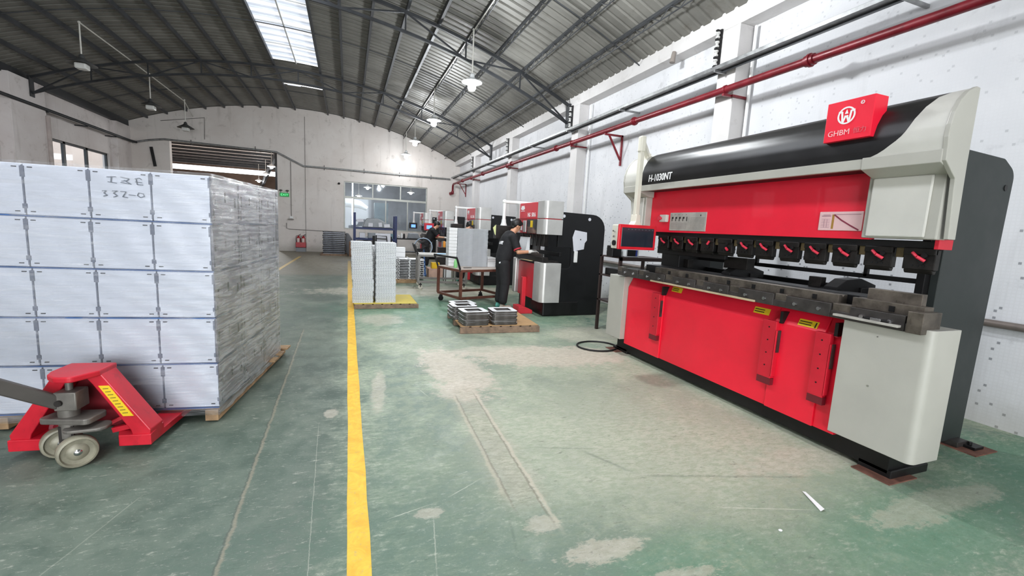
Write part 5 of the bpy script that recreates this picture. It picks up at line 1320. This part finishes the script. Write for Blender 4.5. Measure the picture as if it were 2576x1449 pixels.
    c.limb(P(0, 0, .86), P(0, 0, 1.0), .152 * s, .15 * s, .82, side=l, n=18)
    for q in (-1, 1):
        hp = P(-.005, q * .08, .86); kn = P(.025, q * .10, .50); an = P(-.005, q * .11, .165)
        c.limb(hp, kn, .108 * s, .094 * s, side=l, n=16); c.limb(kn, an, .090 * s, .078 * s, side=l, n=16)
    c.build('trousers', M_trouser, T_, remesh=.010)
    for q in (-1, 1):
        m = MB(); m.limb(P(-.03, q * .11, .045), P(.13, q * .12, .038), .043 * s, .040 * s, 1.05, side=l, n=14); m.limb(P(-.02, q * .11, .05), P(-.02, q * .11, .09), .044 * s, .038 * s, side=l)
        m.build('shoe', M_shoe_t if q > 0 else M_shoe, T_, remesh=.008)
    g = MB()
    for q, sh, el, wr_ in arms:
        d = (wr_ - el).normalized()
        gm = MB(); gm.limb(wr_ - d * .06, wr_, .034 * s, .032 * s, side=f); 
        hand(gm, wr_, d, (0, 0, -1), (l * (-q)), L=.182 * s)
        for k_, (v) in enumerate(gm.v): pass
        cl = Vector(wr_)
        gm.build('glove', M_glove, T_, remesh=.0045, label='white work glove')
    return T_, P, f, l
P1, Pf, pf, pl_ = person((2.70, 7.66, 0), 2, 'man in black polo shirt and white gloves working at the nearest small press brake', reach=(3.16, 7.40, 1.10), lhand=(3.14, 7.72, 1.12), lean=.13, headtilt=.42, H=1.68)
# white back print
M_print = simple('white_shirt_print', 'e9e9ea', .6)
o_ = Vector((2.70, 7.66, 0))
from mathutils.bvhtree import BVHTree
def press_on(letter, target, d, off=.0015):
    bpy.context.view_layer.update(); dg = bpy.context.evaluated_depsgraph_get()
    ev = target.evaluated_get(dg); me = ev.to_mesh(); mw = target.matrix_world
    bvh = BVHTree.FromPolygons([mw @ v.co for v in me.vertices], [tuple(p.vertices) for p in me.polygons]); ev.to_mesh_clear()
    lw = letter.matrix_world; inv = lw.inverted(); d = Vector(d).normalized()
    for v in letter.data.vertices:
        p = lw @ v.co; hit = bvh.ray_cast(p, d)
        if hit[0] is not None: v.co = inv @ (hit[0] - d * (off + (.001 if p.length % 1 > .5 else 0)))
part = lambda nm: [c for c in P1.children if c.name.startswith(nm)][0]
m = lettering('\u4eba\u5fc3\u5320', (2.40, 7.745, 1.215), (.0, -1, 0), (0, 0, 1), .062, M_print, P1, .0, 'back_print', bold=.003); press_on(m, part('polo_shirt'), (1, 0, 0), .003)
m = lettering('W', (2.50, 7.42, .86), (.75, -.65, 0), (0, 0, 1), .035, M_print, P1, .0, 'trouser_logo', bold=.004); press_on(m, part('trousers'), (.5, .85, 0), .003)
person((2.55, 15.25, 0), -3, 'man in black polo bending forward at the third small press brake', reach=(3.18, 15.0, 1.08), lhand=(3.16, 15.35, 1.08), lean=.24, headtilt=.45, H=1.62, skin=M_skin_l)
person((2.86, 11.55, 0), 10, 'man mostly hidden behind the tall sheet stack, only his head showing', reach=(3.2, 11.3, 1.1), lhand=(3.2, 11.7, 1.1), lean=.12, headtilt=.5, H=1.66, skin=M_skin_l)

# ---------------------------------------------------------------- trays and pallets in the middle of the hall
M_tray = simple('white_perforated_tray', 'd7dadb', .45, .05, .04, 5)
M_tray_l = simple('white_coated_sheet', 'e3e4e4', .4, .05, .03, 5)
def pallet(x0, x1, y0, y1, h, label, wood, rz=0.0, cover=None, cov_lab=None):
    T_ = thing('wooden_pallet', label, 'pallet', ((x0 + x1) / 2, (y0 + y1) / 2, 0), rz)
    cx_, cy_ = (x0 + x1) / 2, (y0 + y1) / 2; R = Matrix.Rotation(rz, 3, 'Z'); o = (cx_, cy_, 0)
    n = max(4, int((x1 - x0) / .14))
    for i in range(n):
        a = x0 - cx_ + (x1 - x0) * i / n
        m = MB(); m.box(a + .01, a + (x1 - x0) / n - .02, y0 - cy_, y1 - cy_, h - .016, h, R, o); m.build('deck_board', wood, T_)
    for y in (y0 - cy_, -.045, y1 - cy_ - .09):
        m = MB(); m.box(x0 - cx_, x1 - cx_, y, y + .09 if y > y0 - cy_ + .01 else y + .05, .002, h - .016, R, o); m.build('stringer', wood, T_, bevel=.004)
    if cover:
        m = MB(); m.box(x0 - cx_ + .0, x1 - cx_ - .03, y0 - cy_ + .0, y1 - cy_, h, h + .008, R, o)
        tag(m.build('cover_sheet', cover), cov_lab, 'sheet')
    return T_
M_card_y = simple('yellow_board', 'd2bd52', .7, 0, .06, 4)
M_card = simple('brown_cardboard', 'b18d62', .8, 0, .1, 5, grime=('8f6d4a', .4))
pallet(.10, 1.19, 7.80, 8.78, .085, 'wooden pallet under the two tall stacks of perforated trays', M_wood_d, 0, M_card_y, 'yellow board on the pallet under the perforated tray stacks')
def perforated_tray(loc, label, grp, W_t=.34, D_t=.42, Ht=.027):
    T_ = thing('perforated_tray', label, 'tray', loc, 0, grp)
    m = MB(); m.box(0, W_t, .0, D_t, Ht - .003, Ht)
    for y in (0, D_t - .003):
        m.box(0, W_t, y, y + .003, Ht - .006, Ht); m.box(0, W_t, y, y + .003, .0, .009)
        n = 12
        for i in range(n + 1):
            a = i * W_t / n; m.box(max(0, a - .009), min(W_t, a + .009), y, y + .003, .009, Ht - .006)
    for x in (0, W_t - .003): m.box(x, x + .003, 0, D_t, 0, Ht)
    m.build('sheet', M_tray, T_, world=False)
    m = MB(); m.box(.006, W_t - .006, .012, .016, .002, Ht - .004); m.build('dark_inside', M_seam, T_, world=False)
    return T_
NTR = 36
for k_, (x0, top_lean, where) in enumerate(((.075, -.03, 'left'), (.455, .0, 'right'))):
    for i in range(NTR):
        z = .094 + i * .0292
        lab = nth_top(NTR - 1 - i, 'white perforated tray', 'in the %s tall stack on the yellow board' % where)
        dx = top_lean * (i / NTR) ** 2 + .004 * math.sin(i * 1.7) + (.012 if 6 < i < 14 and k_ == 0 else 0); dy = .006 * math.sin(i * .9 + k_)
        if i == 0 and k_ == 0: tr0 = perforated_tray((x0 + dx, 7.88 + dy, z), lab, 'trays in the left tall stack')
        else:
            q = copy_tree(tr0, label=lab); q.location = (x0 + dx, 7.88 + dy, z); q['group'] = 'trays in the %s tall stack' % where
# stack seen between and behind them
def flat_sheet(loc, W_t, D_t, Ht, label, grp, mat=None, name='metal_sheet', cat='sheet'):
    m = MB(); m.box(0, W_t, 0, D_t, 0, Ht); o = m.build(name, mat or M_tray_l, bevel=.002); o.location = loc; return tag(o, label, cat, grp)
s0 = None
for i in range(24):
    lab = nth_top(23 - i, 'white sheet', 'in the plain stack behind the perforated trays')
    p = (.42 + .003 * math.sin(i * 2.1), 8.38, .094 + i * .0405)
    if s0 is None: s0 = flat_sheet(p, .34, .32, .038, lab, 'plain sheets behind the perforated trays')
    else: q = s0.copy(); COL.objects.link(q); q.location = p; q['label'] = lab
# pallet behind with folded white parts
pallet(.86, 1.70, 11.2, 12.1, .10, 'low wooden pallet under the pile of folded white parts', M_wood)
def folded_part(loc, lab, grp, w_=.27):
    m = MB(); m.prism([(0, .0), (w_, .0), (w_, .035), (w_ - .012, .035), (w_ - .012, .010), (.03, .010), (.012, .03), (0, .035)], 0, .5, 'y')
    o = m.build('folded_part', M_tray_l); o.location = loc; return tag(o, lab, 'sheet metal part', grp)
f0 = None
for k_, x in enumerate((.90, 1.19, 1.46)):
    for i in range(13):
        p = (x + .012 * (i % 2), 11.25, .102 + i * .041)
        lab = nth_top(12 - i, 'folded white part', 'of the %s pile behind the perforated trays' % ('left', 'middle', 'right')[k_])
        if f0 is None: f0 = folded_part(p, lab, 'folded parts on the low pallet')
        else: q = f0.copy(); COL.objects.link(q); q.location = p; q['label'] = lab
s1 = None
for i in range(6):
    p = (1.10, 11.8, .102 + i * .128); lab = nth_top(5 - i, 'big white tray', 'behind the folded white parts')
    if s1 is None: s1 = flat_sheet(p, .32, .25, .124, lab, 'big trays behind the folded parts', name='deep_tray', cat='tray')
    else: q = s1.copy(); COL.objects.link(q); q.location = p; q['label'] = lab

# pallet with flat frames
pr = -.05
pallet(1.50, 2.69, 5.80, 6.92, .105, 'wooden pallet with cardboard carrying the stacks of white frames', M_wood_d, pr, M_card, 'brown cardboard sheet on the pallet of white frames')
M_fr_w = simple('white_frame_face', 'e4e4e4', .4, 0, .02); M_fr_e = simple('frame_edge_steel', '5e5b58', .4, .5, .2, 10)
def flat_frame(loc, rz, lab, grp, W_t=.38, D_t=.34):
    T_ = thing('flat_frame', lab, 'frame', loc, rz, grp)
    a, b = W_t / 2, D_t / 2; out = rounded([(-a, -b), (a, -b), (a, b), (-a, b)], .05, 4); inn = [(-a + .075, -b + .075), (a - .075, -b + .075), (a - .075, b - .075), (-a + .075, b - .075)]
    # ring top built from quads between the outer ring and nearest inner corners
    n = len(out); m = MB(); zt_ = .026
    idx = []
    for (x, y) in out: idx.append(min(range(4), key=lambda k2: (inn[k2][0] - x) ** 2 + (inn[k2][1] - y) ** 2))
    vs = [(x, y, z) for z in (zt_, zt_ - .003) for x, y in out] + [(x, y, z) for z in (zt_, zt_ - .003) for x, y in inn]
    fs = []
    for i in range(n):
        j = (i + 1) % n; A, B_ = idx[i], idx[j]
        if A == B_: fs.append((i, j, 2 * n + A))
        else: fs.append((i, j, 2 * n + B_, 2 * n + A))
    m.add(vs, fs); m.build('face', M_fr_w, T_, world=False, recalc=False)
    m = MB(); vs = [(x, y, z) for z in (0, zt_ - .001) for x, y in out]; m.add(vs, [(i, (i + 1) % n, n + (i + 1) % n, n + i) for i in range(n)])
    vs = [(x, y, z) for z in (0, zt_ - .001) for x, y in inn]; m.add(vs, [(i, n + i, n + (i + 1) % 4 if 0 else 4 + (i + 1) % 4, (i + 1) % 4) if 0 else (i, (i + 1) % 4, 4 + (i + 1) % 4, 4 + i) for i in range(4)])
    m.build('folded_edge', M_fr_e, T_, world=False, recalc=False)
    return T_
fr0 = None
for k_, (x, y, n, rz, where) in enumerate(((1.70, 5.98, 7, .03, 'front left stack'), (2.14, 5.99, 7, -.06, 'front right stack'), (1.64, 6.42, 7, .02, 'rear left stack'), (1.74, 6.78, 6, .1, 'hindmost stack'))):
    for i in range(n):
        z = .1135 + i * .0285; lab = nth_top(n - 1 - i, 'white rectangular frame', 'of the %s on the cardboard' % where)
        loc = (x + .010 * math.sin(3 * i + k_), y + .009 * math.cos(2 * i + k_), z); rr = rz + .035 * math.sin(2.3 * i + k_)
        if fr0 is None: fr0 = flat_frame(loc, rr, lab, 'flat frames on the cardboard pallet')
        else:
            q = copy_tree(fr0, label=lab); q.matrix_basis = Matrix.Translation(Vector(loc)) @ Matrix.Rotation(rr, 4, 'Z')

# rusty trolley table with sheet stacks
M_rusty = simple('brown_painted_angle', '6b4236', .55, .2, .15, 9, grime=('3d2a25', .5))
def trolley(cx_, cy_, L, W_, H, rz, label, matf, handle_side, top_mat, casters, name='trolley'):
    T_ = thing(name, label, 'trolley', (cx_, cy_, 0), rz); R = Matrix.Rotation(rz, 3, 'Z')
    def q(x, y, z): return R @ Vector((x, y, z)) + Vector((cx_, cy_, 0))
    b = .17
    for sx in (-1, 1):
        for sy in (-1, 1):
            m = MB(); m.bar(q(sx * L / 2, sy * W_ / 2, b), q(sx * L / 2, sy * W_ / 2, H), .045, .045, up=R @ Vector((0, 1, 0))); m.build('leg', matf, T_)
    for z, nm in ((b, 'lower_rail'), (H - .02, 'upper_rail')):
        for sy in (-1, 1):
            m = MB(); m.bar(q(-L / 2, sy * W_ / 2, z), q(L / 2, sy * W_ / 2, z), .04, .045); m.build(nm, matf, T_)
        for sx in (-1, 1):
            m = MB(); m.bar(q(sx * L / 2, -W_ / 2, z), q(sx * L / 2, W_ / 2, z), .04, .045); m.build(nm, matf, T_)
    m = MB(); m.box(-L / 2 - .02, L / 2 + .02, -W_ / 2 - .02, W_ / 2 + .02, H, H + .01, R, (cx_, cy_, 0)); m.build('table_top', top_mat, T_)
    hx = handle_side * L / 2
    m = MB(); t1 = handle_side * .10
    m.path([q(hx, -W_ / 2, H - .05), q(hx + t1, -W_ / 2, H + .22), q(hx + t1, W_ / 2, H + .22), q(hx, W_ / 2, H - .05)], .02, 8); m.build('push_handle', M_black_iron, T_)
    for sx in (-1, 1):
        for sy in (-1, 1):
            c_ = q(sx * (L / 2 - .05), sy * (W_ / 2 - .03), .05)
            m = MB(); m.lathe([(.0, -.015), (.05, -.015), (.05, .015), (0, .015)], c_, R @ Vector((0, 1, 0)), 18); w_ = m.build('caster', casters, T_, smooth=30)
            m = MB(); m.bar(c_ + Vector((0, -.02, 0)), c_ + Vector((0, -.02, .1)), .02, .006); m.bar(c_ + Vector((0, .02, 0)), c_ + Vector((0, .02, .1)), .02, .006); m.box(c_.x - .03, c_.x + .03, c_.y - .03, c_.y + .03, .095, .12); m.build('caster_fork', M_black_iron, w_)
    return T_
trolley(2.32, 8.36, 1.05, .86, .70, .30, 'brown steel trolley table carrying the tall stacks of sheets', M_rusty, -1, simple('grey_table_board', 'b4a79c', .6, 0, .1), M_black_iron)
# gridded grating panels in two stacks, plain white ones at both ends
M_grid = simple('zinc_grid_panel', 'e6eaee', .4, .1, .08, 6)
def grid_panel(loc, lab, grp, W_t=.30, D_t=.30):
    T_ = thing('grid_panel', lab, 'panel', loc, 0, grp)
    m = MB(); m.box(0, W_t, 0, D_t, .0105, .0125)
    for i in range(17): m.box(i * W_t / 16 - .002, i * W_t / 16 + .002, -.001, D_t, 0, .0105)
    m.box(0, W_t, 0, .002, .0, .004)
    m.build('grid', M_grid, T_, world=False); return T_
g0 = None; NG = 46
for k_, (x, y, where) in enumerate(((2.015, 8.42, 'left'), (2.325, 8.42, 'right'))):
    for i in range(NG):
        p = (x + .003 * math.sin(i * 1.3), y, .7115 + i * .0163); lab = nth_pos(i, NG, 'grey grid panel', 'of the %s grid stack' % where)
        if g0 is None: g0 = grid_panel(p, lab, 'grid panels in the left grid stack')
        else: q = copy_tree(g0, label=lab); q.location = p; q['group'] = 'grid panels in the %s grid stack' % where
w0 = None
for i in range(12):
    p = (1.845, 8.44, .7115 + i * .0625); lab = nth_top(11 - i, 'white deep tray', 'left of the grid stacks')
    if w0 is None: w0 = flat_sheet(p, .16, .26, .0595, lab, 'white trays at the left end of the trolley', name='deep_tray', cat='tray')
    else: q = w0.copy(); COL.objects.link(q); q.location = p; q['label'] = lab
for i in range(5):
    p = (2.64, 8.42, .7115 + i * .038); lab = nth_top(4 - i, 'low white tray', 'right of the grid stacks')
    flat_sheet(p, .17, .30, .035, lab, 'low white trays at the right end of the trolley', name='deep_tray', cat='tray')
t = thing('spray_bottle', 'green bottle standing on the brown trolley at the foot of the sheet stacks', 'bottle', (1.92, 8.14, .71))
m = MB(); m.lathe([(0, 0), (.032, 0), (.035, .02), (.035, .11), (.015, .15), (.012, .17), (0, .17)], (1.92, 8.14, .71), n=14); m.build('bottle_body', simple('green_plastic', '8fd98b', .35), t, smooth=True)
m = MB(); m.box(1.895, 1.945, 8.12, 8.16, .885, .905); m.tube((1.92, 8.14, .87), (1.92, 8.14, .91), .01); m.build('nozzle', M_tray_l, t)
m = MB(); m.bar((2.06, 8.08, .716), (2.22, 8.10, .716), .02, .01); tag(m.build('hand_file', M_black_iron), 'dark hand tool lying on the brown trolley', 'tool')

# grey trolley behind
M_grey_angle = simple('grey_painted_angle', '77746f', .5, .2, .12, 7)
trolley(2.12, 10.5, 1.12, .75, .80, -.08, 'grey steel trolley behind the brown one', M_grey_angle, -1, simple('light_table_board', 'bcb9b2', .6, 0, .1), simple('pale_caster', 'c9c4b4', .5), name='trolley')
m = MB(); m.prism([(1.95, 10.3), (2.5, 10.3), (2.45, 10.6), (2.05, 10.6)], .815, .82, 'z'); tag(m.build('blue_sheet', simple('light_blue_film', '8fc3e6', .5)), 'light blue sheet lying on the grey trolley', 'sheet')
for i in range(8):
    z = .20 + i * .055
for k_, x in enumerate((1.66,)):
    for i in range(10):
        q = f0.copy(); COL.objects.link(q); q.location = (x + .02 * (i % 2), 11.95, .02 + i * .055); q['group'] = 'small folded parts behind the grey trolley'; q['label'] = nth_top(9 - i, 'folded white part', 'of the pile behind the grey trolley')
m = MB(); m.box(2.12, 2.52, 12.2, 12.6, 0, .28); tag(m.build('carton', simple('pinkish_carton', 'c2a08f', .8), bevel=.01), 'pinkish carton on the floor behind the grey trolley', 'carton')
m = MB(); m.box(2.2, 2.42, 12.2, 12.4, .28, .45); tag(m.build('yellow_crate', simple('yellow_plastic', 'e8b91c', .4), bevel=.01), 'yellow plastic box on top of the pinkish carton', 'box')
m = MB(); m.box(2.56, 2.76, 12.2, 12.5, 0, .30); tag(m.build('white_crate', M_tray_l, bevel=.01), 'white box on the floor right of the pinkish carton', 'box')
st = thing('stool', 'grey steel stool behind the grey trolley', 'stool', (2.5, 11.3, 0))
m = MB(); m.box(2.36, 2.66, 11.15, 11.45, .40, .42); m.build('seat', M_grey_angle, st)
for sx in (-1, 1):
    for sy in (-1, 1): m = MB(); m.bar((2.51 + sx * .13, 11.3 + sy * .13, 0), (2.51 + sx * .13, 11.3 + sy * .13, .40), .025, .025, up=(0, 1, 0)); m.build('leg', M_grey_angle, st)

# standing fan behind the grey trolley
fn = thing('floor_fan', 'big round floor fan with pale ring behind the grey trolley', 'fan', (2.15, 12.9, 0))
cf = Vector((2.06, 12.9, .84)); af = Vector((-.35, -1, .15)).normalized()
m = MB(); a_ = af.orthogonal().normalized(); b_ = af.cross(a_)
m.path([cf + (a_ * math.cos(2 * PI * i / 32) + b_ * math.sin(2 * PI * i / 32)) * .26 for i in range(32)], .014, 8, closed=True); m.build('guard_ring', simple('pale_blue_ring', '9fb3c9', .4), fn, smooth=True)
m = MB()
for rr in (.07, .13, .19, .23): m.path([cf + (a_ * math.cos(2 * PI * i / 28) + b_ * math.sin(2 * PI * i / 28)) * rr + af * .03 for i in range(28)], .003, 5, closed=True)
for i in range(16): m.tube(cf + af * .035, cf + (a_ * math.cos(2 * PI * i / 16) + b_ * math.sin(2 * PI * i / 16)) * .26, .003, n=4, cap=False)
m.build('guard_wires', M_black_iron, fn)
for i in range(3):
    m = MB(); t0 = 2 * PI * i / 3; vs = []
    for j in range(6):
        u = j / 5; r = .05 + .18 * u
        for sd, tw in ((-1, -.03), (1, .03)):
            an = t0 + sd * (.22 + .35 * u) ; vs.append(cf + (a_ * math.cos(an) + b_ * math.sin(an)) * r + af * tw)
    vs += [v - af * .004 for v in vs]; n_ = 12
    fs = [(2 * j, 2 * j + 1, 2 * j + 3, 2 * j + 2) for j in range(5)] + [(n_ + 2 * j, n_ + 2 * j + 2, n_ + 2 * j + 3, n_ + 2 * j + 1) for j in range(5)] + [(2 * j, 2 * j + 2, n_ + 2 * j + 2, n_ + 2 * j) for j in range(5)] + [(2 * j + 1, n_ + 2 * j + 1, n_ + 2 * j + 3, 2 * j + 3) for j in range(5)] + [(10, 11, 23, 22), (0, 12, 13, 1)]
    m.add(vs, fs); m.build('blade', M_black_iron, fn, smooth=True)
m = MB(); m.tube(cf - af * .16, cf + af * .03, .06, .045, n=14); m.build('motor', M_blk, fn, smooth=40)
m = MB(); m.bar(cf - af * .08, (2.15, 13.0, .05), .04, .04); m.lathe([(0, .05), (.25, .04), (.27, .0), (0, 0)], (2.15, 13.0, 0), n=24); m.build('stand', simple('blue_fan_stand', '39649c', .4), fn)

# blue shelf rack by the window with papers
BR = thing('blue_rack', 'dark blue steel shelf rack in front of the back wall window', 'shelf', (.95, 17.3, 0))
M_bluer = simple('dark_blue_steel', '1d2a55', .45, .2, .12, 5)
for x in (.23, 1.68):
    for y in (17.0, 17.6):
        m = MB(); m.bar((x, y, 0), (x, y, 1.80 if x < 1 else 1.74), .085, .06, up=(0, 1, 0)); m.build('upright', M_bluer, BR)
for z in (.88, 1.27):
    m = MB(); m.box(.27, 1.64, 16.98, 17.02, z - .06, z); m.box(.27, 1.64, 17.58, 17.62, z - .06, z); m.box(.27, 1.64, 17.0, 17.6, z, z + .012); m.build('shelf_board', M_bluer, BR)
rp = [(.42, 1.52, .19, .10), (.78, 1.38, .13, .14), (1.12, 1.40, .10, .15), (1.36, 1.37, .17, .12)]
pn = ['leftmost white paper hung on the blue rack', 'tilted white paper hung on the blue rack below the grey hood', 'cream card hung in the middle of the blue rack', 'rightmost pale paper hung on the blue rack']
for (x, z, w_, h_), lab in zip(rp, pn):
    m = MB(); m.box(-w_ / 2 * 1.2, w_ / 2 * 1.2, 0, .004, -h_ / 2, h_ / 2, Matrix.Rotation(random.uniform(-.1, .1), 3, 'Y'), (x, 16.97, z)); tag(m.build('paper_note', M_paper), lab, 'paper', 'papers on the blue rack')
M_box_grey = simple('grey_parts_bin', '8b9096', .5, 0, .1)
for i, (x, w_, mt, lab) in enumerate(((.50, .2, M_paper, 'pale box at the left of the middle rack shelf'), (.85, .3, M_box_grey, 'grey bin on the blue rack, left of centre'), (1.2, .26, M_box_grey, 'grey bin on the blue rack, right of centre'), (1.5, .2, simple('teal_bin', '6f8a93', .5), 'teal grey bin at the right of the blue rack'))):
    m = MB(); m.box(x - w_ / 2, x + w_ / 2, 17.1, 17.5, .893, 1.08); tag(m.build('parts_bin', mt, bevel=.01), lab, 'bin', 'bins on the blue rack')
m = MB(); m.prism([(.5, 1.283), (1.6, 1.283), (1.3, 1.5), (1.05, 1.62), (.68, 1.62), (.6, 1.55)], 17.15, 17.5, 'y'); tag(m.build('machine_hood', simple('grey_hood', '85898c', .4, .2), bevel=.02), 'grey sheet hood lying on the top board of the blue rack', 'sheet metal part')
for i, (x, w_, lab) in enumerate(((.42, .25, 'white panel leaning under the left of the blue rack'), (.85, .28, 'white panel leaning under the middle of the blue rack'), (1.25, .35, 'grey panel leaning under the right of the blue rack'))):
    m = MB(); m.box(x - w_ / 2, x + w_ / 2, 17.3, 17.33, .0, .8); tag(m.build('panel', (M_paper, M_paper, M_box_grey)[i]), lab, 'panel', 'panels under the blue rack')
m = MB(); m.box(.70, 1.02, 14.6, 15.1, 0, .5); m.box(.75, 1.35, 14.8, 15.0, .0, 1.05); tag(m.build('machine_cabinet', M_blk, bevel=.02), 'black cabinet behind the perforated tray stacks', 'cabinet')
lm = thing('ladder_chair', 'black bar frame in front of the white board behind the tray stacks', 'chair', (1.0, 14.5, 0))
m = MB(); m.path([(.84, 14.5, 0), (.84, 14.5, 1.08), (1.15, 14.5, 1.06), (1.2, 14.45, .6), (1.22, 14.45, 0)], .018, 8); m.build('frame', M_blk, lm)
for z in (.98, .88, .78): m = MB(); m.bar((.84, 14.5, z), (1.17, 14.5, z - .01), .02, .03); m.build('slat', M_blk, lm)
m = MB(); m.box(.82, 1.28, 14.56, 14.6, .3, 1.14); tag(m.build('white_board', M_paper), 'white board behind the black bar frame', 'board')
# desk with devices by the window
dk = thing('workbench', 'dark workbench with small devices below the back wall window', 'desk', (2.3, 18.0, 0))
m = MB(); m.box(1.75, 2.95, 17.8, 18.5, .86, .91); m.build('bench_top', M_blk, dk)
for x in (1.8, 2.9):
    for y in (17.85, 18.45): m = MB(); m.bar((x, y, 0), (x, y, .86), .05, .05, up=(0, 1, 0)); m.build('leg', M_jdark, dk)
m = MB(); m.box(1.8, 2.9, 17.85, 18.4, .35, .38); m.build('lower_board', M_jdark, dk)
m = MB(); m.prism([(2.25, .91), (2.75, .91), (2.65, 1.12), (2.3, 1.12)], 17.95, 18.3, 'y'); tag(m.build('grey_device', M_box_grey, bevel=.02), 'grey device on the dark workbench', 'device')
for x, h_, mt, lab in ((1.9, .12, M_tray_l, 'small white bottle at the left of the workbench'), (2.0, .22, M_tray_l, 'tall white bottle on the workbench'), (2.1, .20, M_blk, 'black spray can on the workbench')):
    m = MB(); m.lathe([(0, 0), (.04, 0), (.04, h_ * .75), (.015, h_ * .9), (0, h_)], (x, 17.95, .91), n=12); tag(m.build('bottle', mt, smooth=True), lab, 'bottle', 'bottles on the workbench')
m = MB(); m.lathe([(0, 0), (.04, 0), (.04, .14), (.02, .18), (0, .18)], (2.66, 12.8, .86), n=12); tag(m.build('bottle', simple('orange_plastic', 'ef9a2a', .35), smooth=True), 'orange bottle in front of the bending man', 'bottle')
m = MB(); m.box(2.5, 2.85, 12.7, 13.0, 0, .86); tag(m.build('side_cabinet', M_jdark, bevel=.01), 'dark cabinet under the orange bottle', 'cabinet')
# stack wrapped in black film by the back wall
bs = thing('wooden_pallet', 'dark pallet under the black wrapped stack by the back wall', 'pallet', (-.55, 20.2, 0)); m = MB(); m.box(-1.08, -.02, 19.75, 20.6, .0, .08); m.build('boards', M_wood_d, bs)
M_blackfilm = simple('black_glossy_film', '14151b', .16, .1, .3, 3, bump=.8, bscale=9); M_sil = simple('silvery_edge', '9b9ea6', .2, .7, .2, 6)
b0 = None
for i in range(12):
    z = .085 + i * .078
    lab = nth_top(11 - i, 'black wrapped panel pack', 'in the stack by the back wall')
    if b0 is None:
        T_ = thing('wrapped_pack', lab, 'wrapped pack', (-.98, 19.85, z), 0, 'black wrapped packs by the back wall')
        m = MB(); m.box(0, .88, 0, .6, .014, .072); m.build('film', M_blackfilm, T_, bevel=.014, world=False); m = MB(); m.box(.02, .86, -.006, .6, .0, .018); m.build('edge', M_sil, T_, bevel=.004, world=False); b0 = T_
    else: q = copy_tree(b0, label=lab); q.location = (-.98 + .012 * math.sin(i * 2), 19.85 + .01 * math.cos(i * 3), z)
m = MB(); m.prism([(-.1, .0), (.22, .0), (.18, .7), (.02, .95), (-.1, .95)], 20.5, 20.9, 'y'); tag(m.build('covered_pile', simple('grey_cloth', '77787c', .8), bevel=.04), 'grey covered pile beside the black wrapped stack', 'pile')
m = MB(); m.box(.05, .5, 19.6, 20.1, 0, .62); tag(m.build('carton', simple('brown_carton', '8f6f58', .8), bevel=.01), 'brown carton beside the black wrapped stack', 'carton')
m = MB(); m.prism([(.45, .62), (.95, .62), (.9, .78), (.7, .92), (.55, .85)], 17.9, 18.2, 'y'); tag(m.build('grey_cover', M_box_grey, bevel=.03), 'grey rounded cover behind the left tray stack', 'cover')
m = MB(); m.box(.4, 1.0, 17.8, 18.3, 0, .615); tag(m.build('carton', simple('brown_carton', '8f6f58', .8), bevel=.01), 'brown carton under the grey rounded cover', 'carton')
